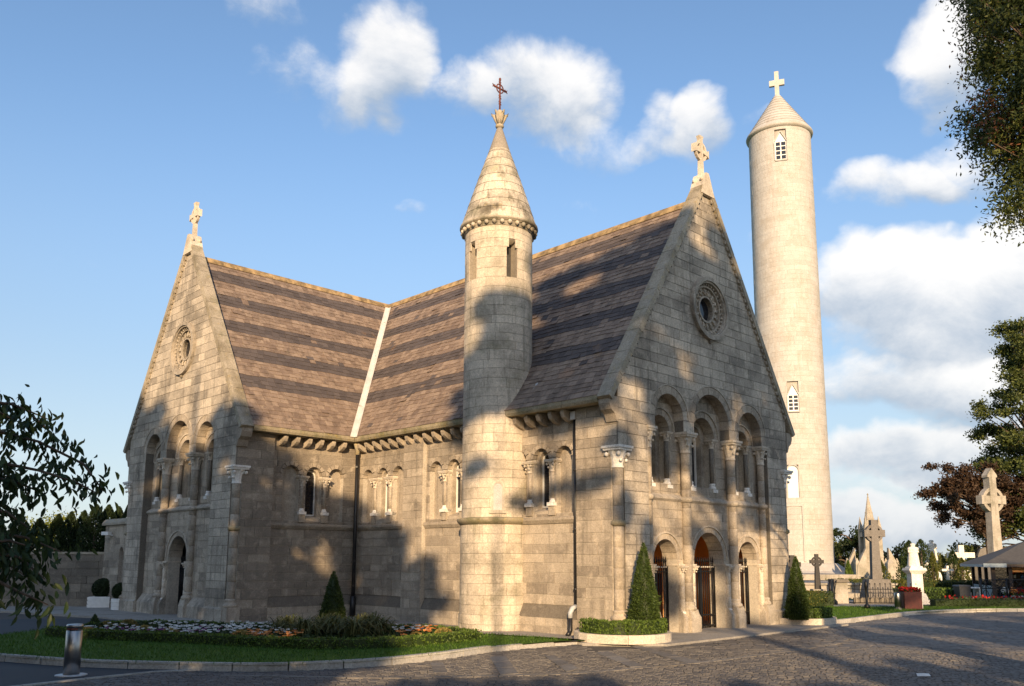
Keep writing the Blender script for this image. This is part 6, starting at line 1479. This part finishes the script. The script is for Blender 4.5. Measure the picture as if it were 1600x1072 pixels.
def fill(x0, x1, w0, w1, r, step, drop=0., wob=0., f=None):
    x = x0
    while x <= x1:
        z = w0
        while z <= w1:
            X, W_ = x + q.uniform(-.25, .25) * step, z + q.uniform(-.25, .25) * step
            if q.random() >= drop and (f is None or f(X, W_)): SP.append((X, W_, r * q.uniform(.75, 1.2), r * q.uniform(.65, 1.05)))
            z += step
        x += step
# left mass: gable, transept wall, flower bed, drive
LIM = lambda X: float(np.interp(X, [-14, -12.2, -11.4, -10.6, -9.8, -9.0, -7.8, -7.0, -6.0, -4.9, -4.0, -3.2, -2.4, -1.7], [14.6, 14.9, 14.5, 13.2, 11.2, 11.2, 12.8, 12.2, 11.0, 10.7, 9.6, 9.0, 8.2, 7.2]))
LOW = lambda X: float(np.interp(X, [-5, -3.2, -2.6, -2.2, -1.5], [1.5, 1.6, 2.6, 5.3, 6.1]))
fill(-16, -1.6, 1.8, 14.8, .62, .80, .05, f=lambda X, W_: LOW(X) + .45 < W_ < LIM(X) - .45)
shade_tree('lime_tree', 'broad lime tree behind the viewer shading the left of the chapel', -8.5, -11, .3, SP, 1)
SP = []
TOPW = lambda X: float(np.interp(X, [-1.3, -.8, 0, .35, .6, 1.5, 2.6, 3.6, 4.6, 5.4, 6.4, 7.6, 8.5], [12.4, 13.2, 13.9, 14.1, 15.7, 16.0, 15.9, 15.9, 16.4, 16.0, 14.9, 13, 12]))
BOTW = lambda X: float(np.interp(X, [-1.3, -.6, .2, 1., 2., 2.6, 3.4, 4.6, 6, 7.5, 8.5], [10.4, 10.0, 9.9, 9.5, 9.3, 9.0, 8.6, 8.2, 8.0, 7.9, 8.0]))
fill(-1.2, 8.4, 7.8, 16.4, .60, .74, .04, f=lambda X, W_: BOTW(X) + .35 < W_ < TOPW(X) - .35 and not (X > 5.0 and W_ < 11.7))
for X, W_, rx, rz in ((.3, 8.35, .5, .13), (1.0, 8.5, .5, .14), (1.7, 8.25, .5, .14), (2.3, 7.6, .25, .4), (2.9, 7.2, .22, .45), (3.3, 6.6, .22, .5), (3.6, 6.1, .2, .4), (5.2, 7.4, .4, .5), (6.0, 5.9, .4, .25), (6.6, 5.5, .5, .25), (7.2, 6.3, .3, .5), (4.4, 7.6, .4, .3), (2.2, 9.0, .4, .25), (-.9, 9.2, .35, .16), (.7, 9.1, .3, .2)): SP.append((X, W_, rx, rz))
shade_tree('cedar_tree', 'tall cedar behind the viewer whose crown shades the entrance front', 5.9, -15, .26, SP, 2, cov=7)
SP = []
fill(5.6, 22, 2.6, 6.4, .55, .78, .12, f=lambda X, W_: (W_ < 3.9 or W_ > 4.35) and W_ < np.interp(X, [5.6, 8, 12, 22], [4.0, 5.2, 6.6, 7.]) and X > 4.2 + (W_ - 2.6) * 1.0)
fill(-1.6, 1.0, 2.5, 3.05, .4, .5, .1); fill(3.0, 5.6, 2.4, 3.3, .4, .5, .1)
fill(18.6, 24, 8.8, 10.9, .6, .8, .1)
shade_tree('holly_tree', 'spreading holly behind the viewer shading the right of the plaza', 12.5, -9, .22, SP, 3)
SP = [(-.2, 11.5, .4, .5), (-.4, 12.4, .4, .5), (-.6, 10.8, .35, .4)]
shade_tree('young_birch', 'slim young tree behind the viewer, its stem shading the turret', 0.22, -13, .10, SP, 4)

SP = []; fill(-15, -5.6, 2.6, 9.0, 1.1, 1.5, .05)  # unseen tree added to keep sky light off the drive
shade_tree('added_plane_tree', 'big added plane tree just out of frame to the left, blocking sky light over the drive', -10, 1.5, .35, SP, 5, s=.45, cov=3)
SP = []; fill(-19, -8.6, 3.4, 9.4, 1.1, 1.5, .05)  # another unseen tree, added so the lawn gets less sky light
shade_tree('added_plane_tree', 'second added plane tree out of frame to the left, blocking sky light farther along the drive', -13.5, 7.0, .35, SP, 15, s=.45, cov=3)
SP = []; fill(-44, -15.5, 2.6, 16, 1.7, 2.3, .03)  # added out of view to block low sky and shade the yews
shade_tree('added_beech', 'wide added beech behind the viewer far to the left, blocking low sky', -28, -14, .4, SP, 6, s=.7, cov=3)
SP = []; fill(13, 44, 1.5, 6.4, 1.5, 2.2, .05)  # added on the right, out of view, to cut the sky fill
shade_tree('added_beech', 'wide low added beech behind the viewer far to the right, blocking low sky', 28, -14, .4, SP, 8, s=.7, cov=3)
SP = []; fill(-8, 12, -.5, 2.2, 1.1, 1.5, .05)  # unseen thicket added to close off the low sky between the beeches
shade_tree('added_laurel', 'added laurel thicket low behind the viewer, blocking low sky', 2, -14, .2, SP, 9, s=.5, cov=3)
